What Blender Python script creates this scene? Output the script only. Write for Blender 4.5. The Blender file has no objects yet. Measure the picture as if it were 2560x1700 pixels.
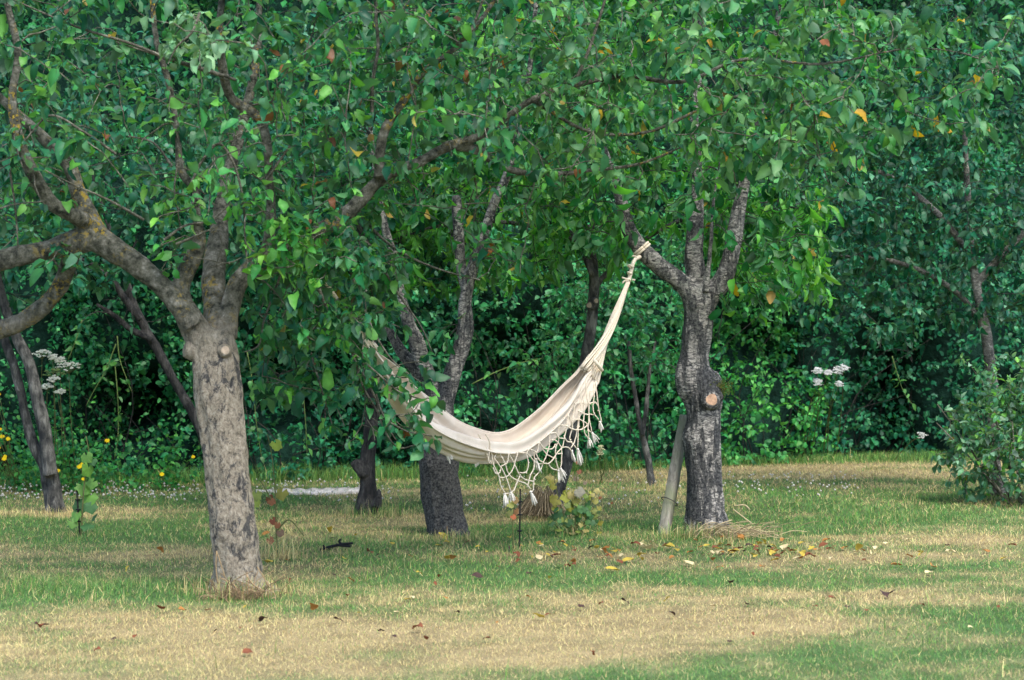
import bpy, math
import numpy as np
from mathutils import Matrix, Vector

# ------------------------------------------------------------------ camera, sky, sun, exposure
S = bpy.context.scene
COL = S.collection
FPX = 6044.0                      # focal length in pixels of the 2560 px wide photograph (85 mm)
CAMZ = 1.5
PITCH = math.atan(120 / FPX)
cd = bpy.data.cameras.new('camera'); cam = bpy.data.objects.new('camera', cd); COL.objects.link(cam)
cd.sensor_width = 36; cd.lens = FPX * 36 / 2560; cd.clip_start = 0.1; cd.clip_end = 600
cam.location = (0, 0, CAMZ); cam.rotation_euler = (math.pi / 2 - PITCH, 0, 0)
cd.dof.use_dof = True; cd.dof.focus_distance = 14.6; cd.dof.aperture_fstop = 5.0
S.camera = cam
SUN_EL, SUN_AZ = 56, 150          # degrees; azimuth measured clockwise from +Y
W = bpy.data.worlds.new('World'); S.world = W; W.use_nodes = True
wn = W.node_tree.nodes; wl = W.node_tree.links
sky = wn.new('ShaderNodeTexSky'); sky.sky_type = 'NISHITA'; sky.sun_disc = False
sky.sun_elevation = math.radians(SUN_EL); sky.sun_rotation = math.radians(SUN_AZ)
sky.air_density = 1.0; sky.dust_density = 2.5; sky.ozone_density = 2.5
wl.new(sky.outputs[0], wn['Background'].inputs[0]); wn['Background'].inputs[1].default_value = 0.15
sd = bpy.data.lights.new('sun', 'SUN'); sun = bpy.data.objects.new('sun', sd); COL.objects.link(sun)
sd.energy = 1.3; sd.angle = math.radians(30); sd.color = (1.0, 0.97, 0.84)
sun.rotation_euler = (math.radians(90 - SUN_EL), 0, math.radians(180 - SUN_AZ))
S.view_settings.view_transform = 'Standard'; S.view_settings.look = 'None'
S.view_settings.gamma = 1; S.view_settings.exposure = 1.62
S.cycles.use_denoising = True
S.cycles.max_bounces = 6; S.cycles.diffuse_bounces = 3; S.cycles.transmission_bounces = 3; S.cycles.transparent_max_bounces = 4

# ------------------------------------------------------------------ maths helpers
CT, ST = math.cos(PITCH), math.sin(PITCH)
def P(x, y, d):
    """photo pixel + distance along world Y -> world point"""
    u = (x - 1280) / FPX; v = -(y - 850) / FPX
    dx, dy, dz = u, CT + v * ST, -ST + v * CT
    k = d / dy
    return np.array([dx * k, d, CAMZ + dz * k])
def GD(y):
    v = -(y - 850) / FPX
    return -CAMZ / (-ST + v * CT) * (CT + v * ST)
def G(x, y):                      # pixel -> ground point
    p = P(x, y, GD(y)); p[2] = 0; return p
def pix(p):                       # world -> pixel (array n,3)
    q = np.atleast_2d(p) - np.array([0, 0, CAMZ])
    f = q[:, 1] * CT - q[:, 2] * ST; u = q[:, 1] * ST + q[:, 2] * CT
    return 1280 + FPX * q[:, 0] / f, 850 - FPX * u / f
def _h(ix, iy, iz, s):
    n = (ix.astype(np.int64) * 374761393 + iy.astype(np.int64) * 668265263 + iz.astype(np.int64) * 2147483647 + s * 1274126177) & 0xffffffff
    n = ((n ^ (n >> 13)) * 1274126177) & 0xffffffff
    return ((n ^ (n >> 16)) & 0xffff) / 65535.0
def vnoise(p, s=0):
    p = np.asarray(p, float); i = np.floor(p).astype(np.int64); f = p - i; f = f * f * (3 - 2 * f)
    r = 0
    for a in (0, 1):
        for b in (0, 1):
            for c in (0, 1):
                w = (f[:, 0] if a else 1 - f[:, 0]) * (f[:, 1] if b else 1 - f[:, 1]) * (f[:, 2] if c else 1 - f[:, 2])
                r = r + w * _h(i[:, 0] + a, i[:, 1] + b, i[:, 2] + c, s)
    return r * 2 - 1
def fbm(p, s=0, o=3):
    r = 0; a = 1.0; p = np.asarray(p, float)
    for k in range(o): r = r + a * vnoise(p * 2 ** k, s + k * 7); a *= .5
    return r / 1.75
def unit(v):
    v = np.asarray(v, float); return v / np.maximum(np.linalg.norm(v, axis=-1, keepdims=True), 1e-9)
def catmull(pts, n):
    p = np.asarray(pts, float)
    if len(p) == 2: t = np.linspace(0, 1, n)[:, None]; return p[0] * (1 - t) + p[1] * t
    seg = np.linalg.norm(np.diff(p[:, :3], axis=0), axis=1); s = np.r_[0, np.cumsum(seg)]
    m = np.gradient(p, s, axis=0)
    q = np.linspace(0, s[-1], n); k = np.clip(np.searchsorted(s, q, 'right') - 1, 0, len(p) - 2)
    h = (s[k + 1] - s[k])[:, None]; t = ((q - s[k]) / h[:, 0])[:, None]
    return ((2*t**3 - 3*t**2 + 1) * p[k] + (t**3 - 2*t**2 + t) * h * m[k] + (-2*t**3 + 3*t**2) * p[k+1] + (t**3 - t**2) * h * m[k+1])

# ------------------------------------------------------------------ mesh helpers
def mesh_np(name, V, T, mat=None, col=None, smooth=False):
    """V (n,3), T (m,3) or (m,4), col (n,3) per vertex"""
    me = bpy.data.meshes.new(name); V = np.ascontiguousarray(V, np.float32); T = np.ascontiguousarray(T, np.int32)
    k = T.shape[1]
    me.vertices.add(len(V)); me.vertices.foreach_set('co', V.ravel())
    me.loops.add(T.size); me.loops.foreach_set('vertex_index', T.ravel())
    me.polygons.add(len(T)); me.polygons.foreach_set('loop_start', np.arange(0, T.size, k, dtype=np.int32))
    if smooth: me.polygons.foreach_set('use_smooth', np.ones(len(T), bool))
    if col is not None:
        a = me.attributes.new('col', 'FLOAT_COLOR', 'POINT')
        a.data.foreach_set('color', np.c_[col, np.ones(len(col))].astype(np.float32).ravel())
    me.update(calc_edges=True); me.validate()
    if mat: me.materials.append(mat)
    return me
def link(name, me, parent=None, loc=(0, 0, 0), **props):
    o = bpy.data.objects.new(name, me); COL.objects.link(o); o.location = loc; o.parent = parent
    for k, v in props.items(): o[k] = v
    return o
def thing(name, label, cat, loc=(0, 0, 0), group=None):
    o = link(name, None, None, loc, label=label, category=cat); o.empty_display_size = .1
    if group: o['group'] = group
    return o
class Bag:
    """collects vertices / triangles / colours"""
    def __init__(s): s.V, s.T, s.C, s.n = [], [], [], 0
    def add(s, V, T, C=None):
        V = np.asarray(V, float)
        if len(V) == 0: return
        s.V.append(V); s.T.append(np.asarray(T) + s.n); s.n += len(V)
        s.C.append(np.broadcast_to(np.asarray(C if C is not None else (1, 1, 1), float), V.shape))
    def mesh(s, name, mat, off=(0, 0, 0), smooth=False, col=True):
        return mesh_np(name, np.concatenate(s.V) - np.asarray(off), np.concatenate(s.T), mat, np.concatenate(s.C) if col else None, smooth)
def tube(pts, rad, k=6, caps=True):
    p = np.asarray(pts, float); n = len(p); rad = np.broadcast_to(rad, (n,)).astype(float)
    t = unit(np.gradient(p, axis=0)); a = np.array([0, 0, 1.0]) if abs(t[0][2]) < .9 else np.array([1.0, 0, 0])
    u = unit(np.cross(t[0], a)); U = [u]
    for i in range(1, n):
        u = U[-1] - t[i] * np.dot(U[-1], t[i]); U.append(unit(u))
    U = np.array(U); B = np.cross(t, U)
    an = np.arange(k) * 2 * math.pi / k
    V = (p[:, None] + rad[:, None, None] * (np.cos(an)[None, :, None] * U[:, None] + np.sin(an)[None, :, None] * B[:, None])).reshape(-1, 3)
    i = np.arange(n - 1)[:, None] * k; j = np.arange(k)[None]; j2 = (j + 1) % k
    a_, b_, c_, d_ = (i + j).ravel(), (i + j2).ravel(), (i + k + j2).ravel(), (i + k + j).ravel()
    T = np.r_[np.c_[a_, b_, c_], np.c_[a_, c_, d_]]
    if caps:
        V = np.r_[V, p[:1], p[-1:]]; c0, c1 = n * k, n * k + 1; q = np.arange(k); q2 = (q + 1) % k
        T = np.r_[T, np.c_[np.full(k, c0), q2, q], np.c_[np.full(k, c1), (n-1)*k + q, (n-1)*k + q2]]
    return V, T
def tube_obj(name, pts, rad, mat, parent, off, k=8, **props):
    V, T = tube(pts, rad, k)
    return link(name, mesh_np(name, V - np.asarray(off), T, mat, None, True), parent, **props)

# ------------------------------------------------------------------ materials
class NT:
    def __init__(s, name):
        s.m = bpy.data.materials.new(name); s.m.use_nodes = True; s.t = s.m.node_tree; s.b = s.t.nodes['Principled BSDF']; s.out = s.t.nodes['Material Output']
    def n(s, typ, **kw):
        q = s.t.nodes.new(typ)
        for k, v in kw.items():
            if k in q.inputs: q.inputs[k].default_value = v
            else: setattr(q, k, v)
        return q
    def l(s, a, b): s.t.links.new(a, b)
    def coord(s, scale, loc=(0, 0, 0), kind='Object'):
        c = s.n('ShaderNodeTexCoord'); m = s.n('ShaderNodeMapping'); m.inputs['Scale'].default_value = scale; m.inputs['Location'].default_value = loc
        s.l(c.outputs[kind], m.inputs[0]); return m.outputs[0]
    def noise(s, vec, scale=1, detail=4, rough=.55, dist=0):
        q = s.n('ShaderNodeTexNoise'); q.inputs['Scale'].default_value = scale; q.inputs['Detail'].default_value = detail
        q.inputs['Roughness'].default_value = rough; q.inputs['Distortion'].default_value = dist
        s.l(vec, q.inputs['Vector']); return q.outputs[0]
    def ramp(s, fac, stops):
        r = s.n('ShaderNodeValToRGB'); e = r.color_ramp.elements
        while len(e) < len(stops): e.new(.5)
        for q, (p, c) in zip(e, stops): q.position = p; q.color = (*c, 1) if len(c) == 3 else c
        s.l(fac, r.inputs[0]); return r.outputs[0]
    def mix(s, fac, a, b, mode='MIX'):
        q = s.n('ShaderNodeMix', data_type='RGBA', blend_type=mode)
        for v, i in ((fac, 0), (a, 6), (b, 7)):
            if isinstance(v, (int, float)): q.inputs[i].default_value = v
            elif isinstance(v, tuple): q.inputs[i].default_value = (*v, 1)
            else: s.l(v, q.inputs[i])
        return q.outputs[2]
    def bump(s, h, dist=.01, strength=1):
        q = s.n('ShaderNodeBump'); q.inputs['Distance'].default_value = dist; q.inputs['Strength'].default_value = strength
        s.l(h, q.inputs['Height']); s.l(q.outputs[0], s.b.inputs['Normal'])
def leaf_mat(name, trans=.28, rough=.48, pale=.25, spec=.5):
    m = NT(name); a = m.n('ShaderNodeAttribute', attribute_name='col'); g = m.n('ShaderNodeNewGeometry')
    oi = m.noise(m.coord((1, 1, 1), kind='Object'), 30, 2)
    c0 = m.mix(oi, m.mix(1.0, a.outputs[0], (.62, .66, .7), 'MULTIPLY'), m.mix(1.0, a.outputs[0], (1.3, 1.28, 1.2), 'MULTIPLY'))
    f = m.n('ShaderNodeMath', operation='MULTIPLY'); f.inputs[1].default_value = pale; m.l(g.outputs['Backfacing'], f.inputs[0])
    c = m.mix(f.outputs[0], c0, (.22, .30, .20))
    m.l(c, m.b.inputs['Base Color']); m.b.inputs['Roughness'].default_value = rough; m.b.inputs['Specular IOR Level'].default_value = spec
    t = m.n('ShaderNodeBsdfTranslucent'); m.l(m.mix(1.0, c, (1.25, 1.35, .6), 'MULTIPLY'), t.inputs[0])
    x = m.n('ShaderNodeMixShader'); x.inputs[0].default_value = trans
    m.l(m.b.outputs[0], x.inputs[1]); m.l(t.outputs[0], x.inputs[2]); m.l(x.outputs[0], m.out.inputs[0])
    return m.m
def attr_mat(name, rough=.8, trans=0.0):
    m = NT(name); a = m.n('ShaderNodeAttribute', attribute_name='col'); m.l(a.outputs[0], m.b.inputs['Base Color']); m.b.inputs['Roughness'].default_value = rough
    m.b.inputs['Specular IOR Level'].default_value = .3
    if trans:
        t = m.n('ShaderNodeBsdfTranslucent'); m.l(a.outputs[0], t.inputs[0]); x = m.n('ShaderNodeMixShader'); x.inputs[0].default_value = trans
        m.l(m.b.outputs[0], x.inputs[1]); m.l(t.outputs[0], x.inputs[2]); m.l(x.outputs[0], m.out.inputs[0])
    return m.m
def bark_apple():
    m = NT('apple_bark'); v = m.coord((1, 1, .62))
    n1 = m.noise(v, 22, 8, .74, .6); n2 = m.noise(m.coord((1, 1, .7), (3, 1, 2)), 60, 7, .78, .3); n3 = m.noise(m.coord((1, 1, .6), (7, 2, 1)), 5, 3, .6)
    pale = m.ramp(n2, [(.34, (.10, .09, .075)), (.48, (.37, .315, .24)), (.68, (.60, .535, .43))])
    dark = m.ramp(n2, [(.36, (.025, .026, .03)), (.68, (.19, .18, .165))])
    f = m.ramp(m.mix(.35, n1, n3), [(.44, (0, 0, 0)), (.485, (1, 1, 1))])
    trunk = m.mix(f, dark, pale)
    ol = m.ramp(m.noise(m.coord((1, 1, 1), (2, 5, 3)), 22, 6, .7), [(.36, (.030, .033, .028)), (.47, (.115, .116, .088)), (.58, (.22, .215, .175)), (.70, (.42, .40, .36))])
    # yellow lichen in scattered crusts
    l1 = m.noise(m.coord((1, 1, 1), (1, 8, 4)), 3.2, 2, .5); l2 = m.noise(m.coord((1, 1, 1), (5, 5, 4)), 42, 4, .65)
    lm = m.n('ShaderNodeMath', operation='MULTIPLY'); m.l(m.ramp(l1, [(.50, (0, 0, 0)), (.62, (1, 1, 1))]), lm.inputs[0]); m.l(m.ramp(l2, [(.53, (0, 0, 0)), (.58, (1, 1, 1))]), lm.inputs[1])
    limb = m.mix(lm.outputs[0], ol, (.46, .33, .05))
    g = m.n('ShaderNodeNewGeometry'); sx = m.n('ShaderNodeSeparateXYZ'); m.l(g.outputs['Position'], sx.inputs[0])
    mr = m.n('ShaderNodeMapRange'); mr.inputs[1].default_value = 1.16; mr.inputs[2].default_value = 1.42; m.l(sx.outputs[2], mr.inputs[0])
    m.l(m.mix(mr.outputs[0], trunk, limb), m.b.inputs['Base Color']); m.b.inputs['Roughness'].default_value = .92; m.b.inputs['Specular IOR Level'].default_value = .2
    ad = m.n('ShaderNodeMath', operation='ADD'); m.l(n1, ad.inputs[0]); m.l(n2, ad.inputs[1]); m.bump(ad.outputs[0], .035, 1)
    return m.m
def bark_cherry(name='cherry_bark', lich=.42, dk=.88, char=0.0):
    m = NT(name)
    h = m.noise(m.coord((3.4, 3.4, 10.5)), 6.5, 6, .74, .9)          # horizontal silvery bands
    fz = m.noise(m.coord((4.2, 4.2, .95), (2, 3, 1)), 3.0, 6, .68, .8)  # vertical fissures
    fine = m.noise(m.coord((1, 1, 1), (4, 4, 4)), 70, 4, .7)
    silver = m.ramp(h, [(.37, (.022 * dk, .024 * dk, .028 * dk)), (.46, (.11 * dk, .105 * dk, .10 * dk)), (.56, (.40 * dk, .37 * dk, .33 * dk)), (.66, (.60 * dk, .56 * dk, .50 * dk))])
    dark = m.ramp(fine, [(.38, (.008, .010, .013)), (.62, (.095, .093, .09))])
    g = m.n('ShaderNodeNewGeometry'); sx = m.n('ShaderNodeSeparateXYZ'); m.l(g.outputs['Position'], sx.inputs[0])
    c = m.mix(m.ramp(fz, [(.47, (1, 1, 1)), (.53, (0, 0, 0))]), silver, dark)
    lz = m.n('ShaderNodeMapRange'); lz.inputs[1].default_value = 1.0; lz.inputs[2].default_value = 1.6; m.l(sx.outputs[2], lz.inputs[0])
    lc = m.noise(m.coord((1, 1, 1), (9, 1, 3)), 34, 5, .75); lb = m.noise(m.coord((1, 1, 1), (6, 1, 3)), 7, 3)
    mm = m.n('ShaderNodeMath', operation='MULTIPLY'); m.l(m.ramp(lc, [(.50, (0, 0, 0)), (.56, (1, 1, 1))]), mm.inputs[0]); m.l(lz.outputs[0], mm.inputs[1])
    m2 = m.n('ShaderNodeMath', operation='MULTIPLY'); m.l(mm.outputs[0], m2.inputs[0]); m.l(m.ramp(lb, [(.40, (.15, .15, .15)), (.6, (1, 1, 1))]), m2.inputs[1])
    m3 = m.n('ShaderNodeMath', operation='MULTIPLY'); m.l(m2.outputs[0], m3.inputs[0]); m3.inputs[1].default_value = lich
    c = m.mix(m3.outputs[0], c, (.40, .40, .33))
    if char:                      # scorched, blackened foot
        cz = m.n('ShaderNodeMapRange'); cz.inputs[1].default_value = .45; cz.inputs[2].default_value = 1.0; cz.inputs[3].default_value = char; cz.inputs[4].default_value = 0; m.l(sx.outputs[2], cz.inputs[0])
        c = m.mix(cz.outputs[0], c, dark)
    m.l(c, m.b.inputs['Base Color']); m.b.inputs['Roughness'].default_value = .85; m.b.inputs['Specular IOR Level'].default_value = .25
    ad = m.n('ShaderNodeMath', operation='ADD'); m.l(h, ad.inputs[0]); m.l(fz, ad.inputs[1]); m.bump(ad.outputs[0], .02, .8)
    return m.m
def bark_plain(name, lo, hi, sc=(1, 1, .3)):
    m = NT(name); n1 = m.noise(m.coord(sc), 30, 6, .7, .4); n2 = m.noise(m.coord((1, 1, 1), (3, 3, 1)), 9, 4)
    m.l(m.ramp(m.mix(.4, n1, n2), [(.40, lo), (.50, tuple((a + b) * .36 for a, b in zip(lo, hi))), (.60, hi)]), m.b.inputs['Base Color']); m.b.inputs['Roughness'].default_value = .9
    m.b.inputs['Specular IOR Level'].default_value = .2; m.bump(n1, .04, 1); return m.m
def plain(name, c, rough=.8, var=.25, sc=60, bump=0):
    m = NT(name); n = m.noise(m.coord((1, 1, 1)), sc, 4, .6)
    m.l(m.ramp(n, [(.3, tuple(x * (1 - var) for x in c)), (.7, tuple(min(1, x * (1 + var)) for x in c))]), m.b.inputs['Base Color'])
    m.b.inputs['Roughness'].default_value = rough; m.b.inputs['Specular IOR Level'].default_value = .12
    if bump: m.bump(n, bump, .8)
    return m.m
M_LEAF = leaf_mat('glossy_leaf', .40, .46, .22, .38)
M_HEDGE = leaf_mat('hedge_leaf', .32, .5, .10, .35)
M_GRASS = attr_mat('grass_blade', .75, .2)
M_DRY = attr_mat('dry_leaf', .8, .15)
M_PETAL = attr_mat('petal', .7, .2)
M_TWIG = bark_plain('twig_bark', (.06, .062, .045), (.30, .285, .22), (1, 1, 1))
M_DTWIG = bark_plain('dark_twig', (.02, .02, .02), (.09, .085, .075), (1, 1, 1))
M_APPLE = bark_apple(); M_CHERRY = bark_cherry(); M_CHERRY2 = bark_cherry('lichen_cherry_bark', .8, .8, .97)
M_DARK = bark_plain('dark_bark', (.012, .013, .015), (.085, .08, .075)); M_GREY = bark_plain('grey_bark', (.022, .024, .026), (.19, .185, .17))
M_PALE = bark_plain('pale_bark', (.07, .07, .065), (.36, .34, .30), (1, 1, 1.6))
M_CUT = plain('cut_wood', (.40, .25, .165), .85, .45, 45); M_CUT2 = plain('weathered_cut', (.34, .27, .20), .85, .3, 50)

# ------------------------------------------------------------------ leaves
def leaf_template(L, Wd, pet, fold, curl, seed, shape='ovate', lod=0):
    r = np.random.default_rng(seed)
    ts = {0: [0, .18, .42, .68, .88, 1.0], 1: [0, .28, .68, 1.0], 2: [0, .45, 1.0]}[lod]
    prof = {'ovate': lambda t: math.sin(math.pi * t ** .72) ** .8, 'lance': lambda t: math.sin(math.pi * t ** .85) ** .9, 'round': lambda t: math.sin(math.pi * t ** .8) ** .6}[shape]
    V = []; F = []; C = []
    y = pet; z = 0.0; ang = r.uniform(-.1, .25)
    tw = r.normal(0, .25)
    if pet > 0 and lod == 0: V += [(-.0012, 0, 0), (.0012, 0, 0), (0, pet, 0)]; F.append((0, 1, 2)); C += [1.25] * 3
    b = len(V)
    for i, t in enumerate(ts):
        if i: dl = (t - ts[i-1]) * L; ang -= curl * (t - ts[i-1]); y += dl * math.cos(ang); z += dl * math.sin(ang)
        w = 0 if i in (0, len(ts) - 1) else Wd / 2 * prof(t) * (1 + r.normal(0, .05))
        wv = r.normal(0, .006) if lod == 0 else 0
        s = tw * t
        V += [(-w * math.cos(s), y, z + w * fold + wv - w * math.sin(s)), (0, y, z), (w * math.cos(s), y, z + w * fold - wv + w * math.sin(s))]; C += [.92, 1.12, .92]
    for i in range(len(ts) - 1):
        q = b + i * 3
        if i == 0: F += [(q+1, q+4, q+3), (q+1, q+5, q+4)]
        elif i == len(ts) - 2: F += [(q, q+1, q+4), (q+1, q+2, q+4)]
        else: F += [(q, q+1, q+4), (q, q+4, q+3), (q+1, q+2, q+5), (q+1, q+5, q+4)]
    return np.array(V), np.array(F), np.array(C)
def tmpl_set(n, L, Wd, pet, fold, curl, shape, seed, lod=0):
    r = np.random.default_rng(seed)
    return [leaf_template(L, Wd, pet, fold * r.uniform(.3, 1.6), curl + r.normal(0, .35 * (curl + .4)), seed * 50 + i, shape, lod) for i in range(n)]
def frames(axis, normal_hint):
    a = unit(axis); n = normal_hint - a * np.sum(normal_hint * a, 1, keepdims=True); n = unit(n + 1e-6); s = np.cross(a, n)
    return np.stack([s, a, n], 2)
COOL = np.array([.98, 1.03, 1.0])
def pick(rng, n, palette):
    cols = np.array([c for c, w in palette]) * COOL; w = np.array([w for c, w in palette], float); k = rng.choice(len(cols), n, p=w / w.sum())
    return cols[k] * rng.uniform(.72, 1.3, (n, 1)) * rng.normal(1, .06, (n, 3)).clip(.8, 1.2), k
def bake(bag, tm, pos, R, sc, col, rng):
    k = rng.integers(0, len(tm), len(pos))
    for i, (V, F, C) in enumerate(tm):
        ix = np.where(k == i)[0]
        if not len(ix): continue
        W_ = np.einsum('nij,vj->nvi', R[ix], V) * sc[ix, None, None] + pos[ix, None]
        T = (F[None] + (np.arange(len(ix)) * len(V))[:, None, None]).reshape(-1, 3)
        cc = (col[ix, None, :] * C[None, :, None]).reshape(-1, 3)
        bag.add(W_.reshape(-1, 3), T, cc)
def leaf_parts(root, base, tm, pos, R, sc, palette, rng, mat, name='leaf'):
    """individual leaves that can be picked apart: objects sharing a small library of meshes"""
    lib = {}
    cols = np.array([c for c, w in palette]) * COOL; w = np.array([w for c, w in palette], float); w /= w.sum()
    for i in range(len(pos)):
        key = (int(rng.integers(0, len(tm))), int(rng.choice(len(cols), p=w)), int(rng.integers(0, 3)))
        if key not in lib:
            V, F, C = tm[key[0]]; lib[key] = mesh_np(name, V, F, mat, cols[key[1]] * (.78, 1.0, 1.25)[key[2]] * C[:, None], True)
        o = link(name, lib[key], root)
        m = np.eye(4); m[:3, :3] = R[i] * sc[i]; m[:3, 3] = pos[i] - base
        o.matrix_local = Matrix(m.tolist())
AP = [((.010, .085, .045), 3), ((.020, .135, .055), 4), ((.045, .21, .06), 3.2), ((.11, .33, .05), 1.5), ((.10, .24, .12), .9), ((.20, .075, .03), .09), ((.42, .30, .03), .07)]
AP_R = [((.022, .125, .055), 3), ((.045, .18, .065), 4), ((.09, .25, .10), 3), ((.15, .32, .12), 1.8), ((.12, .34, .05), 1), ((.45, .26, .02), .12), ((.22, .08, .03), .05)]
CH = [((.012, .11, .035), 3), ((.024, .165, .045), 4), ((.055, .24, .05), 2.8), ((.12, .36, .045), 1.2), ((.48, .28, .015), .17), ((.36, .12, .02), .05)]
PE = [((.03, .17, .035), 2), ((.07, .28, .04), 4), ((.12, .37, .055), 3), ((.22, .48, .06), 1), ((.4, .25, .02), .05)]
DK = [((.008, .080, .045), 4), ((.013, .115, .06), 4), ((.03, .165, .075), 2), ((.09, .24, .14), .6)]
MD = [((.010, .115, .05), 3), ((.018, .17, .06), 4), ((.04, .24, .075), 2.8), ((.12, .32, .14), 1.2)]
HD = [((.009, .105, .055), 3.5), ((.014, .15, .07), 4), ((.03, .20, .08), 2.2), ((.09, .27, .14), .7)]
BR = [((.020, .15, .04), 3), ((.04, .22, .05), 4), ((.09, .32, .06), 2.5)]
T_AP = tmpl_set(16, .088, .047, .024, .55, 1.25, 'ovate', 3)
T_CH = tmpl_set(8, .115, .048, .025, .3, 1.0, 'lance', 4)
T_PE = tmpl_set(6, .125, .026, .01, .45, 2.0, 'lance', 5)
T_PL = tmpl_set(6, .085, .042, .012, .3, .7, 'ovate', 6)
T_HG = tmpl_set(6, .062, .042, .0, .3, .6, 'ovate', 7, 1)
T_WD = tmpl_set(6, .062, .042, .0, .3, .6, 'ovate', 7, 2)
T_SM = tmpl_set(6, .045, .034, .0, .3, .5, 'round', 8, 1)

# ------------------------------------------------------------------ wood: smooth-joined trunk and limbs
def wood(root, base, chains, mat, voxel, amp, seed, names):
    """chains: list of arrays (n,4) x,y,z,r. Joined as one skin, then cut into trunk / limb parts."""
    bag = Bag(); samp = []; sid = []
    for i, c in enumerate(chains):
        L = np.linalg.norm(np.diff(c[:, :3], axis=0), axis=1).sum(); q = catmull(c, max(6, int(L / .05)))
        V, T = tube(q[:, :3], np.maximum(q[:, 3], .004), 12); bag.add(V, T)
        samp.append(q); sid += [i] * len(q)
    me = bag.mesh('tmp', None, col=False); o = bpy.data.objects.new('tmp', me); COL.objects.link(o)
    md = o.modifiers.new('r', 'REMESH'); md.mode = 'VOXEL'; md.voxel_size = voxel
    sm = o.modifiers.new('s', 'SMOOTH'); sm.factor = .5; sm.iterations = 6
    ev = o.evaluated_get(bpy.context.evaluated_depsgraph_get()); m2 = ev.to_mesh()
    V = np.zeros(len(m2.vertices) * 3); m2.vertices.foreach_get('co', V); V = V.reshape(-1, 3)
    N = np.zeros(len(m2.vertices) * 3); m2.vertices.foreach_get('normal', N); N = N.reshape(-1, 3)
    m2.calc_loop_triangles(); T = np.zeros(len(m2.loop_triangles) * 3, np.int32); m2.loop_triangles.foreach_get('vertices', T); T = T.reshape(-1, 3)
    ev.to_mesh_clear(); bpy.data.objects.remove(o); bpy.data.meshes.remove(me)
    sp = np.concatenate(samp); sid = np.array(sid)
    near = np.empty(len(V), int)
    for a in range(0, len(V), 4000):
        d = np.linalg.norm(V[a:a+4000, None] - sp[None, :, :3], axis=2) - sp[None, :, 3] * .9; near[a:a+4000] = d.argmin(1)
    rr = sp[near, 3]
    disp = amp * rr * (fbm(V * np.array([9, 9, 4]), seed, 3) + .55 * fbm(V * np.array([34, 34, 9]), seed + 3, 3))
    V = V + N * disp[:, None]
    fid = sid[near][T].max(1) if False else sid[near][T[:, 0]]
    objs = []
    for i in range(len(chains)):
        F = T[fid == i]
        if not len(F): continue
        u, inv = np.unique(F, return_inverse=True)
        me = mesh_np(names[i], V[u] - base, inv.reshape(-1, 3), mat, None, True)
        objs.append(link(names[i], me, root))
    return objs
def chain(pts, d=None):
    """list of (px, py, halfwidth px[, d]) -> x,y,z,r"""
    out = []
    for p in pts:
        dd = p[3] if len(p) > 3 else d
        out.append([*P(p[0], p[1], dd), p[2] * dd / FPX])
    return np.array(out)

# ------------------------------------------------------------------ growing branches towards targets
def grow(chains, targets, rng, r_tip=.0022, step=.05, upcurve=.25, minr=0.0, droop=0.0):
    P0 = []; D0 = []; R0 = []
    for c in chains:
        q = catmull(c, max(5, int(np.linalg.norm(np.diff(c[:, :3], axis=0), axis=1).sum() / .06)))
        k = q[:, 3] < .075; P0.append(q[k, :3]); D0.append(unit(np.gradient(q[:, :3], axis=0))[k]); R0.append(q[k, 3])
    cap = 60000; PT = np.zeros((cap, 3)); DT = np.zeros((cap, 3)); RT = np.zeros(cap)
    p = np.concatenate(P0); n = len(p); PT[:n] = p; DT[:n] = np.concatenate(D0); RT[:n] = np.concatenate(R0)
    d0 = np.array([np.linalg.norm(PT[:n] - t, axis=1).min() for t in targets]); out = []
    for t in np.asarray(targets)[np.argsort(d0)]:
        d = np.linalg.norm(PT[:n] - t, axis=1); i = int(d.argmin()); L = d[i]
        if L < .06: continue
        # a start a little down the parent looks more natural than the very nearest point
        j = rng.choice(np.argsort(d)[:6]); p0 = PT[j]; L = np.linalg.norm(t - p0)
        dirp = DT[j]; v = (t - p0) / L
        c1 = p0 + L * .45 * unit(v + .45 * dirp + np.array([0, 0, upcurve]) + rng.normal(0, .18, 3))
        m = max(4, int(L / step)); s = np.linspace(0, 1, m)[:, None]
        q = (1-s)**2 * p0 + 2*s*(1-s) * c1 + s*s * t
        q[1:] += rng.normal(0, .007, (m - 1, 3)) * np.minimum(1, s[1:] * 3)
        q[:, 2] -= droop * (s[:, 0] ** 2) * L
        r0 = min(RT[j] * .7, .0032 + .0085 * L); r0 = max(r0, r_tip * 1.1)
        rad = r0 + (r_tip - r0) * s[:, 0]
        out.append((q, rad))
        if n + m < cap:
            PT[n:n+m] = q; DT[n:n+m] = unit(np.gradient(q, axis=0)); RT[n:n+m] = rad; n += m
    return out
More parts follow.
